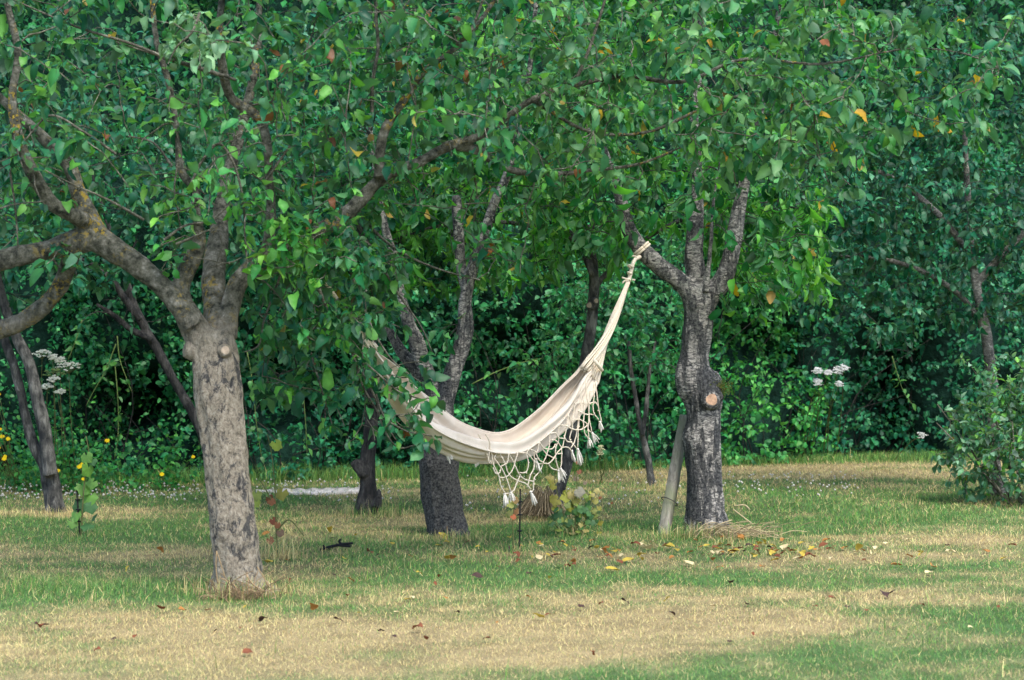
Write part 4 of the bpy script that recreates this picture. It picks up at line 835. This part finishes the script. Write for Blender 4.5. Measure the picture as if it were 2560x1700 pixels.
# knotted net fringe, cord by cord
FR = """290,870 310,1020 370,1150 400,1280 430,1330|320,960 390,1050 440,1150 495,1310|370,890 420,1000 480,1140 560,1200 670,1255 705,1300|475,905 535,1010 595,1130 660,1185 745,1205|570,890 535,1000 520,1060 480,1130 440,1160 375,1160
475,905 455,1000 400,1035 380,1090 345,1105 310,1040|375,890 330,930 310,1020|570,890 665,905 740,985 785,1015 840,1010|690,855 665,905 685,1000 660,1110 600,1120|690,855 760,890 790,960 840,1005|840,1010 815,1070 750,1180 745,1230 735,1290 705,1305
745,970 740,1040 700,1130 680,1190 675,1250|800,785 780,870 770,900|800,785 830,830 890,860 960,835 975,800|820,840 880,920 945,950 985,960|910,700 905,780 885,880 840,1000|910,695 970,690 1000,730 1060,740|920,760 970,770 1030,840 1110,850 1140,880
980,700 1000,750 970,850 975,960 1000,1080|1030,850 1030,1000 1020,1060|840,1010 900,1010 940,970 985,900 1035,850|895,1010 930,1060 980,1085|1010,605 1000,690|1010,600 1080,610 1130,635 1260,630 1300,600|1100,490 1085,610 1060,720 1040,840
1100,490 1140,580 1150,640 1130,760 1150,800 1200,850|1170,375 1165,470 1150,560 1145,640|1170,375 1225,360 1240,230|1240,230 1240,400 1220,620 1210,850|1215,440 1200,620 1160,800 1130,850|1150,550 1215,545 1260,570 1310,605|1210,450 1270,480 1300,490 1330,480
1240,375 1280,380 1340,380 1380,370 1410,420|1290,140 1300,290 1320,450 1330,560 1355,680|1335,240 1330,380 1320,520 1310,660 1320,740|1380,150 1380,300 1380,480 1430,550|1390,140 1410,330 1420,450 1440,560|1375,220 1335,250|1270,340 1270,480 1260,640 1290,720 1320,750
1300,600 1320,660 1355,690|1330,490 1385,490|1070,740 1100,780 1140,780|985,910 1035,910|740,900 750,960 765,965|160,700 200,790 230,850 250,950 270,1000|230,700 270,800 260,900 250,980|200,790 240,860 285,870|270,830 290,920 290,1010|150,700 220,820 240,900 300,1010
500,1310 530,1290 555,1230 595,1140|430,1330 495,1330|375,1160 345,1105""".replace('\n', '|').split('|')
TS = ((430,1330,440,1455),(497,1315,510,1400),(705,1305,735,1435),(1000,1080,1022,1195),(1020,1060,1055,1155),(1203,855,1237,1003),(1140,875,1175,985),(1355,685,1390,775),(1322,745,1342,832),(1438,565,1457,655),(762,960,793,1088))
def fz(x, y, k):                  # fringe hangs straight down from the near edge
    px, py = 1160 + x / 4.237, 920 + y / 4.237; return P(px, py, hd(px) - .15 - .012 * math.sin(k * 1.7) - .02 * math.sin(px * .02))
KNOT = mesh_np('knot', ico * .0058, icf, M_CORD, None, True)
for k, s in enumerate(FR):
    pts = np.array([fz(*map(float, t.split(',')), k) for t in s.split()]); q = catmull(pts, max(6, len(pts) * 5)); q = q + np.cumsum(rng.normal(0, .0007, q.shape), 0)
    o = tube_obj('fringe_cord', q, .0036 * (1 + .12 * np.sin(np.arange(len(q)) * 1.9 + k)), M_CORD, HR, hroot, 6)
    for p in pts[1:-1]: link('knot', KNOT, o, tuple(p - hroot))
def tassel(a, c):
    b_g = Bag(); a, c = np.asarray(a), np.asarray(c); L = np.linalg.norm(c - a)
    for i in range(16):
        r = rng.normal(0, 1, 3) * .0065; q = catmull(np.array([a, a * .65 + c * .35 + r * .75, c + r * 1.35 + (c - a) * rng.normal(0, .06)]), 6); V, T = tube(q, .0026, 5); b_g.add(V, T)
    V, T = tube(np.array([a - (c - a) * .03, a, a + (c - a) * .12]), [.005, .0085, .007], 8); b_g.add(V, T)
    link('tassel', b_g.mesh('tassel', M_TASS, hroot, True, False), HR)
for k, (x0, y0, x1, y1) in enumerate(TS): tassel(fz(x0, y0, k), fz(x1, y1, k))
for (x0, y0, x1, y1) in ((1184,1142,1192,1163),(1114,1124,1124,1150)): tassel(P(x0, y0, hd(x0) + .06), P(x1, y1, hd(x0) + .06))

# ================================================================== THE LEANING POST
M_POST = NT('weathered_post'); _n = M_POST.noise(M_POST.coord((6, 6, .7)), 9, 5, .65, .3); _m = M_POST.noise(M_POST.coord((1, 1, 1), (3, 2, 1)), 5, 3)
M_POST.l(M_POST.mix(M_POST.ramp(_m, [(.4, (0, 0, 0)), (.65, (1, 1, 1))]), M_POST.ramp(_n, [(.3, (.10, .09, .075)), (.6, (.27, .245, .20)), (.8, (.36, .33, .27))]), (.20, .21, .13)), M_POST.b.inputs['Base Color'])
M_POST.b.inputs['Roughness'].default_value = .92; M_POST.bump(_n, .01, .7); M_POST = M_POST.m
p0 = P(1657, 1338, 14.98); p0[2] = -.03; p1 = P(1712, 1040, 15.22); pb = p0.copy(); pb[2] = 0
PO = thing('wooden_post', 'weathered square wooden post leaning against the sawn cherry trunk', 'post', tuple(pb))
ax = unit(p1 - p0); sx_ = unit(np.cross(ax, [0, 1, 0])); sy_ = np.cross(sx_, ax); rows = []
for s in np.linspace(0, 1, 24):
    c = p0 * (1 - s) + p1 * s + rng.normal(0, .0012, 3); w = .031 - .010 * max(0, s - .55); rot = .55
    for k in range(8):
        a = (k // 2) * math.pi / 2 + math.pi / 4 + (.13 if k % 2 else -.13); rr = w / max(abs(math.cos(a)), abs(math.sin(a))) * (1 + rng.normal(0, .008)); ca, sa = math.cos(a + rot), math.sin(a + rot); rows.append(c + (sx_ * ca + sy_ * sa) * rr)
V = np.array(rows + [p0, p1]); T = []
for i in range(23):
    for k in range(8): a, b2 = i * 8 + k, i * 8 + (k + 1) % 8; T += [(a, b2, b2 + 8), (a, b2 + 8, a + 8)]
for k in range(8): T += [(192, (k + 1) % 8, k), (193, 184 + k, 184 + (k + 1) % 8)]
link('post_body', mesh_np('post_body', V - pb, np.array(T), M_POST), PO)
M_WIRE = plain('rusty_wire', (.06, .055, .05), .6, .3)
wc = p0 * .70 + p1 * .30; tube_obj('wire_tie', ring(wc, ax + np.array([.25, 0, -.1]), .054, 0, 24), .0035, M_WIRE, PO, pb, 5)

# ================================================================== YOUNG VINES
rng = np.random.default_rng(1400)
def vine_leaf(r, seed, dish=.25):
    g = np.random.default_rng(seed); n = 22; V = [(0, 0, 0)]
    for k in range(n):
        a = -math.pi / 2 + .35 + (2 * math.pi - .7) * k / (n - 1); lobe = 1 - .26 * abs(math.sin(2.5 * (a + math.pi / 2))) ** .7 + g.normal(0, .05)
        V.append((r * lobe * math.cos(a), r * lobe * math.sin(a) + r * .15, -dish * r * lobe ** 2 + g.normal(0, .04) * r))
    return np.array(V), np.array([(0, k, k + 1) for k in range(1, n)])
VL = [vine_leaf(.05, 60 + i) for i in range(5)]
def vine(name, label, px, py, stems, leaves, stake=None, dry=0, d=None):
    b = G(px, py); root = thing(name, label, 'plant', tuple(b)); d = b[1]
    for s in stems: q = catmull(np.array([P(x, y, d + (t[0] if t else 0)) for x, y, *t in s]), 16); tube_obj('stem', q, np.linspace(.006, .0025, 16), M_VST, root, b, 6)
    if stake:
        q = np.array([P(x, y, d + .02) for x, y in stake]); q[0][2] = -.03; st = tube_obj('stake', catmull(q, 8), .0055, M_DTWIG, root, b, 6)
        for f in (.35, .6, .8): c = q[0] * (1 - f) + q[-1] * f; V, T = tube(ring(c, (0, 0, 1), .013, 0, 10), .004, 5); link('tie', mesh_np('tie', V - b, T, M_BLK), st)
    for (x, y, r, c) in leaves:
        k = int(rng.integers(0, 5)); V, F = VL[k]; n_ = unit(np.array([[rng.normal(0, .45), -.75 + rng.normal(0, .3), .65 + rng.normal(0, .3)]])); R = frames(np.array([[rng.normal(0, .5), -.25, -.8]]), n_)[0]
        if y > py - 25: R = frames(np.array([[rng.normal(0, .5), -.6, -.3]]), np.array([[0, -.3, 1.0]]))[0]
        p = P(x, y, d + rng.uniform(-.05, .05)); p[2] = max(p[2], .02); col = np.array(c) * rng.uniform(.85, 1.15); cc = col * rng.uniform(.8, 1.15, (len(V), 1))
        link('leaf', mesh_np('leaf', (V * (r / 25.0)) @ R.T + p - b, F, M_DRYL if c[0] > .2 and c[1] < .2 else M_LEAF2, cc, False), root)
    return root
M_VST = plain('vine_stem', (.12, .13, .05), .8, .3); M_BLK = plain('black_tie', (.01, .012, .014), .6, .2); M_DRYL = M_DRY; M_LEAF2 = leaf_mat('vine_leaf', .3, .55, .1)
gL, gY, gB, gD, gP = (.12, .27, .04), (.30, .27, .04), (.22, .09, .04), (.05, .14, .04), (.42, .34, .12)
vine('grape_vine', 'small staked young vine with fresh green leaves near the twin stemmed plum', 205, 1335, [[(203,1335),(206,1270),(212,1200),(222,1130),(215,1090)]], [(222,1170,30,gL),(208,1215,32,gL),(225,1240,30,gL),(232,1205,22,gL),(205,1262,30,gD),(190,1285,26,gL),(228,1265,24,gD),(222,1312,28,gD),(180,1305,20,gL),(235,1290,18,gD),(215,1140,24,gL),(232,1150,18,gD),(176,1312,12,gD)], [(200,1335),(192,1225)])
vine('grape_vine', 'spindly dry vine with one yellow green leaf on top beside the mottled trunk', 695, 1395, [[(692,1395),(690,1300),(686,1200),(676,1120),(668,1085)],[(684,1260),(668,1230),(650,1200)],[(690,1330),(720,1300),(760,1340)]], [(690,1108,22,(.30,.38,.05)),(705,1230,24,gY),(640,1235,20,(.30,.34,.06)),(642,1255,16,(.28,.34,.06)),(672,1245,16,gB),(678,1252,14,gB),(682,1300,14,(.25,.08,.04)),(700,1330,14,(.16,.09,.05)),(695,1310,13,gB),(675,1348,14,(.28,.12,.06))])
vine('grape_vine', 'tiny staked vine with reddish yellow leaves below the hammock tassels', 1300, 1372, [[(1285,1370),(1282,1310),(1284,1270)]], [(1274,1258,16,(.40,.40,.10)),(1288,1248,13,(.42,.25,.08)),(1278,1280,15,(.38,.38,.12)),(1288,1277,13,(.42,.20,.08)),(1283,1290,11,(.40,.12,.05)),(1270,1285,12,(.34,.36,.1))], [(1298,1372),(1301,1222)])
Lb = [(1391,1250,30,gY),(1430,1235,26,gP),(1413,1240,30,(.33,.33,.03)),(1424,1268,26,(.30,.30,.03)),(1440,1250,24,gY),(1386,1200,22,gP),(1372,1192,18,gP),(1385,1215,20,gY),(1448,1225,30,(.25,.23,.17)),(1480,1232,22,(.36,.38,.06)),(1487,1250,20,gY),(1492,1225,16,gP),(1505,1232,14,gP),(1395,1285,26,gD),(1402,1300,24,gD),(1388,1270,20,gD),(1460,1270,22,gD),(1475,1290,22,gD),(1445,1290,22,(.07,.2,.05)),(1455,1310,24,(.36,.30,.10)),(1430,1330,22,(.30,.26,.12)),(1484,1275,18,(.18,.2,.03)),(1500,1305,18,gY),(1440,1195,16,(.30,.22,.16)),(1447,1178,14,(.34,.14,.08)),(1500,1243,10,gB),(1480,1305,18,gD),(1420,1305,22,gD),(1465,1245,18,(.2,.28,.06)),(1376,1302,14,(.2,.24,.05))]
vine('vine_bush', 'bushy yellowing vine seedling in front of the blackened peach foot', 1435, 1338, [[(1435,1338),(1410,1290),(1395,1240),(1385,1195)],[(1435,1338),(1420,1270),(1415,1230)],[(1438,1338),(1455,1280),(1470,1240),(1485,1225)],[(1438,1338),(1440,1260),(1442,1180)],[(1430,1338),(1395,1320),(1372,1285)],[(1440,1338),(1480,1300),(1500,1290)],[(1440,1338),(1445,1290),(1430,1230)],[(1448,1335),(1475,1270),(1482,1205)]], [(x, y, r * .68, c) for x, y, r, c in Lb] + [(x + rng.normal(0, 14), y + rng.normal(0, 12), r * .55, c) for x, y, r, c in Lb] + [(rng.normal(1435, 28), rng.uniform(1255, 1335), rng.uniform(9, 15), ((.05, .15, .04), (.09, .22, .05), (.2, .25, .05))[int(rng.integers(0, 3))]) for _ in range(46)])
# dry stringy mound of old grass beside the blackened foot
tb = G(1340, 1297); tm_ = thing('dry_grass_mound', 'mound of dead brown grass heaped beside the blackened peach foot', 'grass mound', tuple(tb)); bg = Bag()
for _ in range(520):
    a = rng.uniform(0, 2 * math.pi); r = rng.uniform(0, .09); c = tb + np.array([.05, .02, 0]) + np.array([math.cos(a) * r, math.sin(a) * r * .7, .02]); h = rng.uniform(.05, .21) * max(.15, 1 - (r / .095) ** 2); o_ = np.array([math.cos(a), math.sin(a) * .7, 0]) * rng.uniform(.04, .14) + np.array([-.03, 0, 0])
    q = catmull(np.array([c, c + o_ * .35 + np.array([0, 0, h]), c + o_ + np.array([0, 0, h * .25])]), 6); V, T = tube(q, .0022, 3, False); bg.add(V, T, np.array([.36, .28, .17]) * rng.uniform(.3, 1.3))
link('dead_stalks', bg.mesh('dead_stalks', M_DRY, tb), tm_, kind='stuff')
# loose straw round the sawn cherry's foot
sb = G(1830, 1345); st_ = thing('straw_heap', 'loose dry straw and stalks lying at the sawn cherry foot', 'straw', tuple(sb)); bg = Bag()
for _ in range(130):
    c = sb + np.array([rng.normal(-.02, .13), rng.normal(0, .08), rng.uniform(.005, .05)]); a = rng.normal(0, .6); L = rng.uniform(.05, .2); v = np.array([math.cos(a), rng.normal(0, .4), rng.normal(.12, .22)]) * L
    q = catmull(np.array([c, c + v * .5 + np.array([0, 0, .02]), c + v]), 5); q[:, 2] = np.maximum(q[:, 2], .004); V, T = tube(q, .0022, 3, False); bg.add(V, T, np.array([.48, .38, .22]) * rng.uniform(.4, 1.25))
for pts in ([(1838,1264),(1865,1264),(1875,1275)], [(1833,1273),(1855,1290),(1880,1309)], [(1772,1325),(1800,1310),(1830,1300)]):
    q = catmull(np.array([P(x, y, sb[1] - .1) for x, y in pts]), 8); V, T = tube(q, .0035, 4); bg.add(V, T, (.5, .40, .24))
link('stalks', bg.mesh('stalks', M_DRY, sb), st_, kind='stuff')
# dead stalks at the apple's foot
sb = G(600, 1495); st_ = thing('straw_heap', 'dead stalks and brown leaf litter at the mottled apple trunk foot', 'straw', tuple(sb)); bg = Bag()
for _ in range(120):
    c = sb + np.array([rng.normal(0, .09), rng.normal(-.02, .05), 0]); L = rng.uniform(.04, .17); v = np.array([rng.normal(0, .45), rng.normal(-.1, .25), rng.uniform(.3, 1)]) * L
    q = catmull(np.array([c, c + v * .6, c + v + np.array([v[0] * .3, 0, -.02])]), 5); V, T = tube(q, .0022, 3, False); bg.add(V, T, np.array([.36, .25, .14]) * rng.uniform(.35, 1.25))
for pts in ([(541,1377),(552,1410),(563,1445)], [(643,1417),(660,1445),(675,1470)], [(541,1380),(540,1420),(545,1460)], [(615,1437),(632,1460),(660,1478)]):
    q = catmull(np.array([P(x, y, sb[1] - .12) for x, y in pts]), 8); V, T = tube(q, .0026, 4); bg.add(V, T, (.33, .23, .12))
link('stalks', bg.mesh('stalks', M_DRY, sb), st_, kind='stuff')

# ================================================================== PALE STRIP, TWIG, FALLEN LEAVES
b0 = G(770, 1234); V = []; xs = np.linspace(640, 905, 40)
top_ = [1229 - 2.5 * (x > 700) - 3.5 * max(0, (x - 760) / 145) + .8 * math.sin(x * .2) for x in xs]; bot_ = [1232 + 5 * min(1, max(0, (x - 670) / 60)) - 4 * max(0, (x - 800) / 100) + .6 * math.sin(x * .33) for x in xs]
for x, t, b_ in zip(xs, top_, bot_):
    f, n_ = G(x, t), G(x, b_); V += [n_ - [0, 0, .02], n_ + [0, 0, .014 + .003 * math.sin(x * .11)], f + [0, 0, .016 + .004 * math.sin(x * .17)], f - [0, 0, .02]]
T = []
for i in range(39):
    for k in range(4): a, c = i * 4 + k, i * 4 + (k + 1) % 4; T.append((a, c, c + 4, a + 4))
T += [(3, 2, 1, 0), (156, 157, 158, 159)]
sl = link('stone_slab', mesh_np('stone_slab', np.array(V) - b0, np.array(T), plain('pale_stone', (.62, .55, .48), .9, .25, 20, .02)), loc=tuple(b0), label='long pale rough stone slab lying in the grass behind the dark plum trunk', category='slab')
tw = G(842, 1378); TWR = thing('dead_twig', 'short black dead twig with stubby spurs lying on the lawn', 'twig', tuple(tw))
for nm, pts, r in (('stem', [(800,1384),(812,1372),(830,1366),(860,1360),(882,1358)], .011), ('spur', [(812,1372),(808,1362)], .008), ('spur', [(820,1384),(830,1370)], .008), ('spur', [(856,1362),(848,1352),(853,1348)], .009), ('spur', [(812,1375),(818,1384),(828,1382)], .009), ('spur', [(840,1362),(858,1364),(880,1366)], .010)):
    q = catmull(np.array([P(x, y, tw[1] - .02) for x, y in pts]), 8); q[:, 2] = np.maximum(q[:, 2], .01); tube_obj(nm, q, r * np.linspace(1, .7, 8), M_BLK, TWR, tw, 6)
def fallen_mesh(seed, col):
    g = np.random.default_rng(seed); V, F, C = leaf_template(.085, .052, .0, .35 + g.uniform(0, .5), g.uniform(-1.2, 1.6), seed, 'ovate')
    V = V + g.normal(0, .0035, V.shape); V[:, 1] -= .04; V[:, 2] = (V[:, 2] - V[:, 2].min()) * .6; return mesh_np('fallen_leaf', V, F, M_DRY, np.array(col) * g.uniform(.75, 1.2, (len(V), 1)), False)
FC = {'yellow': ((.46, .34, .05), 'yellow fallen leaf lying'), 'orange': ((.36, .16, .04), 'orange fallen leaf lying'), 'brown': ((.17, .055, .025), 'curled reddish brown fallen leaf lying'), 'dark': ((.055, .03, .025), 'shrivelled blackish fallen leaf lying'), 'cream': ((.58, .47, .26), 'pale cream fallen leaf lying')}
FM = {k: [fallen_mesh(300 + i * 7 + j, v[0]) for j in range(5)] for i, (k, v) in enumerate(FC.items())}
def near_what(x, y):
    if y > 1497: return 'on the dry strip of open turf'
    L = [(603, 1450, 'near the mottled apple trunk'), (1115, 1390, 'in front of the black based cherry'), (1435, 1390, 'below the hammock fringe'), (1780, 1390, 'in front of the sawn cherry'), (2250, 1390, 'on the lawn before the corner shrub'), (150, 1380, 'near the small staked vine')]
    return min(L, key=lambda q: abs(x - q[0]) + abs(y - q[1]))[2]
def fallen(x, y, kind, s=1.0):
    p = G(x, y); p[2] = .012 + ground_z([p[:2]])[0]
    o = link('fallen_leaf', FM[kind][int(rng.integers(0, 5))], None, tuple(p), label=FC[kind][1] + ' ' + near_what(x, y), category='leaf', group=kind + ' fallen leaves ' + near_what(x, y))
    o.rotation_euler = (rng.normal(0, .22), rng.normal(0, .22), rng.uniform(0, 6.28)); k = s * rng.uniform(.5, .85); o.scale = (k, k, k)
for t in ((668,1420,'yellow',1.3),(1108,1350,'yellow',1.2),(1050,1446,'yellow',.9),(1345,1552,'yellow',1),(1667,1512,'yellow',.8),(615,1518,'yellow',.6),(822,1337,'cream',1),(825,1340,'yellow',.9),(980,1367,'yellow',.8),(665,1345,'orange',1),(1530,1432,'yellow',1.3),(1571,1408,'yellow',1.1),(1602,1408,'yellow',1.1),(1620,1380,'cream',1.4),(1605,1376,'cream',1.3),
          (1590,1372,'brown',1.2),(1535,1387,'yellow',1.1),(1520,1398,'orange',1),(1500,1402,'orange',1),(1130,1408,'orange',1),(1120,1402,'yellow',1),(1390,1397,'brown',1.2),(1440,1385,'brown',1),(920,1392,'brown',1),(943,1398,'dark',.7),(1962,1378,'cream',1.3),(1985,1384,'yellow',1.2),(1960,1395,'brown',1.1),(2030,1402,'brown',1.3),(2003,1402,'orange',1.1),(1820,1375,'brown',1.2),(1790,1378,'brown',1.1),(1845,1382,'brown',1),
          (1885,1370,'yellow',1.1),(1900,1368,'orange',1),(1768,1370,'yellow',1.2),(1675,1378,'yellow',1.2),(1690,1382,'yellow',1),(1665,1374,'brown',.9),(1740,1358,'orange',1.2),(1850,1350,'orange',1.1),(1930,1390,'yellow',1.1),(2060,1378,'brown',1.1),(2110,1378,'orange',1),(2145,1380,'yellow',1.2),(2170,1385,'cream',1.3),(2240,1418,'orange',1),(1780,1408,'orange',1),(1800,1427,'orange',.9),(1720,1418,'cream',1.4),(1905,1426,'orange',1),
          (2160,1408,'cream',1),(2300,1385,'yellow',1),(2380,1384,'cream',1.1),(2330,1425,'orange',1),(2530,1372,'brown',1.1),(1190,1455,'dark',1.2),(655,1560,'dark',1.1),(780,1530,'orange',1.2),(1040,1580,'brown',1),(110,1575,'dark',1.2),(100,1580,'brown',1),(1065,1604,'brown',.8),(1147,1540,'dark',.8),(1458,1528,'dark',.8),(1502,1520,'brown',.8),(1562,1515,'dark',.9),(1682,1550,'dark',.9),(1867,1520,'dark',.8),
          (2080,1505,'brown',.9),(2225,1500,'dark',1.1),(2210,1500,'dark',1.1),(2322,1440,'cream',1),(1828,1465,'dark',.9),(404,1386,'orange',1),(320,1435,'yellow',.7),(75,1352,'brown',.8),(520,1532,'brown',.7),(455,1530,'orange',.8),(403,1532,'brown',.9),(845,1558,'dark',.8),(950,1582,'dark',.8),(1020,1506,'yellow',.9),(870,1497,'brown',.8),(1480,1640,'brown',.8),(620,1640,'brown',.8),(1785,1528,'cream',.8)):
    fallen(*t)
kinds = ['yellow', 'orange', 'brown', 'cream', 'dark']
for _ in range(95): fallen(rng.normal(1820, 330), rng.normal(1386, 15), kinds[rng.choice(5, p=[.32, .22, .24, .14, .08])], .9)
for _ in range(30): fallen(rng.uniform(600, 1500), rng.uniform(1345, 1480), kinds[rng.choice(5, p=[.4, .15, .25, .1, .1])], .7)
for _ in range(26): fallen(rng.uniform(50, 2500), rng.uniform(1500, 1650), kinds[rng.choice(5, p=[.06, .08, .36, .1, .4])], .6)

# ================================================================== FLOWERS IN THE HEDGE
rng = np.random.default_rng(1500)
def umbel(root, b, c, R_, n, col, mat, dome=.35):
    bg = Bag(); st = Bag(); c = np.asarray(c)
    for i in range(n):
        a = i * 2.4; r = R_ * math.sqrt((i + .5) / n); p = c + np.array([math.cos(a) * r, math.sin(a) * r * .8, -.35 * r * r / R_ + (math.sin(a) * r * dome) + rng.normal(0, .004)])
        V, T = tube(np.array([c - [0, 0, R_ * .9], p]), .0013, 3, False); st.add(V, T)
        for _ in range(9): o_ = rng.normal(0, .008, 3) * np.array([1, 1, .4]); bg.add(ico * np.array([1, 1, .45]) * rng.uniform(.005, .009) + p + o_, icf, np.array(col) * rng.uniform(.85, 1.1))
    h = link('flower_head', bg.mesh('flower_head', mat, b), root); link('rays', st.mesh('rays', M_VST, b, False, False), h); return c - np.array([0, 0, R_ * .9])
def flower_plant(name, label, cat, px, py, heads, col, d, nray=18, group=None):
    b = G(px, py); root = thing(name, label, cat, tuple(np.array([P(px, py, d)[0], d, 0])), group); b = np.array([P(px, py, d)[0], d, 0])
    b = b + np.array([0, .95 if d > 20 else .0, 0]); root.location = tuple(b)
    for (x, y, R_) in heads:
        s = umbel(root, b, P(x, y, d - .3), R_ * d / FPX, nray, col, M_PETAL, .75 if R_ < 11 else .3); b1 = np.array([s[0] + rng.normal(0, .05), b[1], 0]); q = catmull(np.array([b1, (b1 + s) / 2 + np.array([rng.normal(0, .03), .12 if d > 20 else 0, .05]), s]), 12); tube_obj('stem', q, np.linspace(.004, .002, 12), M_VST, root, b, 5)
    return root
flower_plant('hogweed', 'white flat topped hogweed umbels above the dark bramble hollow', 'flower', 150, 1216, [(105,878,22),(132,890,9),(150,898,10),(172,908,28),(118,962,16),(150,976,12),(135,944,14)], (.86, .86, .74), 18.05)
flower_plant('hogweed', 'greenish seeding hogweed head under the white umbels', 'flower', 140, 1216, [(135,925,26)], (.26, .36, .12), 18.15, 14)
flower_plant('wild_carrot', 'cluster of round white flower heads on stalks against the dark hedge', 'flower', 2070, 1158, [(2044,924,10),(2070,929,8),(2094,924,10),(2109,918,10),(2044,951,10),(2097,957,7)], (.88, .88, .84), 20.7, 22)
flower_plant('wild_carrot', 'single low white flower head by the corner shrub', 'flower', 2302, 1160, [(2304,1086,9)], (.74, .74, .68), 20.6, 14)
flower_plant('wild_carrot', 'pale cream flower spike between the sapling and the hammock fringe', 'flower', 1502, 1215, [(1502,1118,6),(1500,1130,6)], (.62, .60, .36), 18.9, 8)
def daisy(root, b, p, r):
    V = [p + np.array([0, -.004, 0])]; n = 10
    for k in range(n * 2): a = math.pi * k / n; rr = r * (1 if k % 2 == 0 else .62); V.append(p + np.array([math.cos(a) * rr, -.0 + .15 * r * math.sin(a) - .003, math.sin(a) * rr * .75 + rng.normal(0, .001)]))
    link('flower_head', mesh_np('flower_head', np.array(V) - b, np.array([(0, 1 + k, 1 + (k + 1) % (2 * n)) for k in range(2 * n)]), M_YEL), root)
M_YEL = plain('yellow_petal', (.72, .50, .01), .7, .15, 90)
YF = [('yellow flowering weed bushing up behind the twin stemmed plum', 50, 1218, [(5,978),(15,982),(5,1072),(18,1068),(23,1086),(12,1092),(38,1092),(3,1117),(15,1114),(30,1135),(28,1141),(4,1142),(6,1130),(10,1120)], 18.2),
      ('yellow flowering weed just beside the twin stemmed plum foot', 150, 1222, [(145,1115),(138,1132),(141,1137),(135,1140),(148,1149),(139,1157),(161,1170),(152,1177),(133,1122)], 18.0),
      ('yellow flowering weed standing behind the young green vine', 225, 1222, [(216,1159),(220,1154),(213,1161),(223,1191),(239,1205),(282,1096)], 18.0),
      ('single low yellow flower at the hedge foot behind the apple', 417, 1218, [(417,1179),(494,1136)], 18.3)]
for lab, px, py, hs, d in YF:
    b = np.array([P(px, py, d)[0], d, 0]); root = thing('ragwort', lab, 'flower', tuple(b), 'yellow flowering weeds along the hedge')
    for (x, y) in hs:
        p = P(x, y, d + rng.uniform(-.1, .1)); p = p + np.array([0, -.25, 0]); daisy(root, b, p, rng.uniform(.016, .024)); q = catmull(np.array([b + [rng.normal(0, .05), 0, 0], (b + p) / 2, p]), 8); tube_obj('stem', q, .0022, M_VST, root, b, 4)
    bg = Bag(); n = 420; pos = np.array([b + np.array([rng.normal(0, .16), rng.normal(0, .1), abs(rng.normal(.18, .2))]) for _ in range(n)]); ax = rng.normal(0, 1, (n, 3)); ax[:, 2] -= .2
    bake(bg, T_SM, pos, frames(ax, np.array([0, -.3, .9]) + rng.normal(0, .4, (n, 3))), np.clip(rng.normal(.8, .2, n), .4, 1.3), pick(rng, n, BR)[0], rng); link('foliage', bg.mesh('foliage', M_HEDGE, b), root, kind='stuff')
# trailing bramble canes in front of the hedge
def cane(label, pts, d, pal, n_l=10, r=.005):
    q = catmull(np.array([P(x, y, d) for x, y in pts]), 20); b = q[-1].copy() if q[-1][2] < q[0][2] else q[0].copy(); root = thing('bramble_cane', label, 'bramble', tuple(b), 'bramble canes trailing from the hedge')
    tube_obj('stem', q, np.linspace(r, .002, 20), M_CANE, root, b, 5); i = rng.integers(4, 20, n_l); pos = q[i] + rng.normal(0, .012, (n_l, 3)); ax = rng.normal(0, 1, (n_l, 3)); ax[:, 2] -= .4
    leaf_parts(root, b, T_PL, pos, frames(ax, np.array([0, -.6, .6]) + rng.normal(0, .3, (n_l, 3))), rng.uniform(.5, .95, n_l), pal, rng, M_LEAF)
M_CANE = plain('cane', (.14, .20, .06), .7, .3)
BR2 = [((.06, .2, .05), 2), ((.1, .28, .06), 2), ((.12, .24, .1), 1)]
cane('bramble cane hanging straight down with leaf pairs by the dark hollow', [(286,900),(292,960),(296,1040),(294,1100),(286,1150)], 18.35, BR2, 16)
cane('bramble cane slanting down into the dark hollow', [(290,860),(262,930),(230,985),(215,1015)], 18.3, BR2, 6)
cane('long bright bramble cane arching beside the hogweed', [(205,800),(190,850),(170,900)], 18.2, BR2, 3)
cane('thin yellow green bramble cane tip pointing at the ground', [(293,840),(300,900),(316,945),(330,980)], 18.2, BR2, 5)
cane('thin cane trailing beside the mottled apple trunk', [(618,880),(632,960),(640,1050),(655,1150)], 18.6, BR2, 9, .003)
cane('fine cane hanging in the shaded hedge by the dark plum', [(755,880),(757,960),(764,1060),(768,1140)], 18.6, BR2, 8, .003)
cane('bramble cane drooping under the broad plum crown', [(2230,890),(2245,940),(2262,985),(2280,1010)], 19.6, BR2, 10)
cane('bramble cane lying over the hedge above the hammock', [(1180,960),(1240,930),(1330,900),(1400,890)], 18.9, BR2, 16)
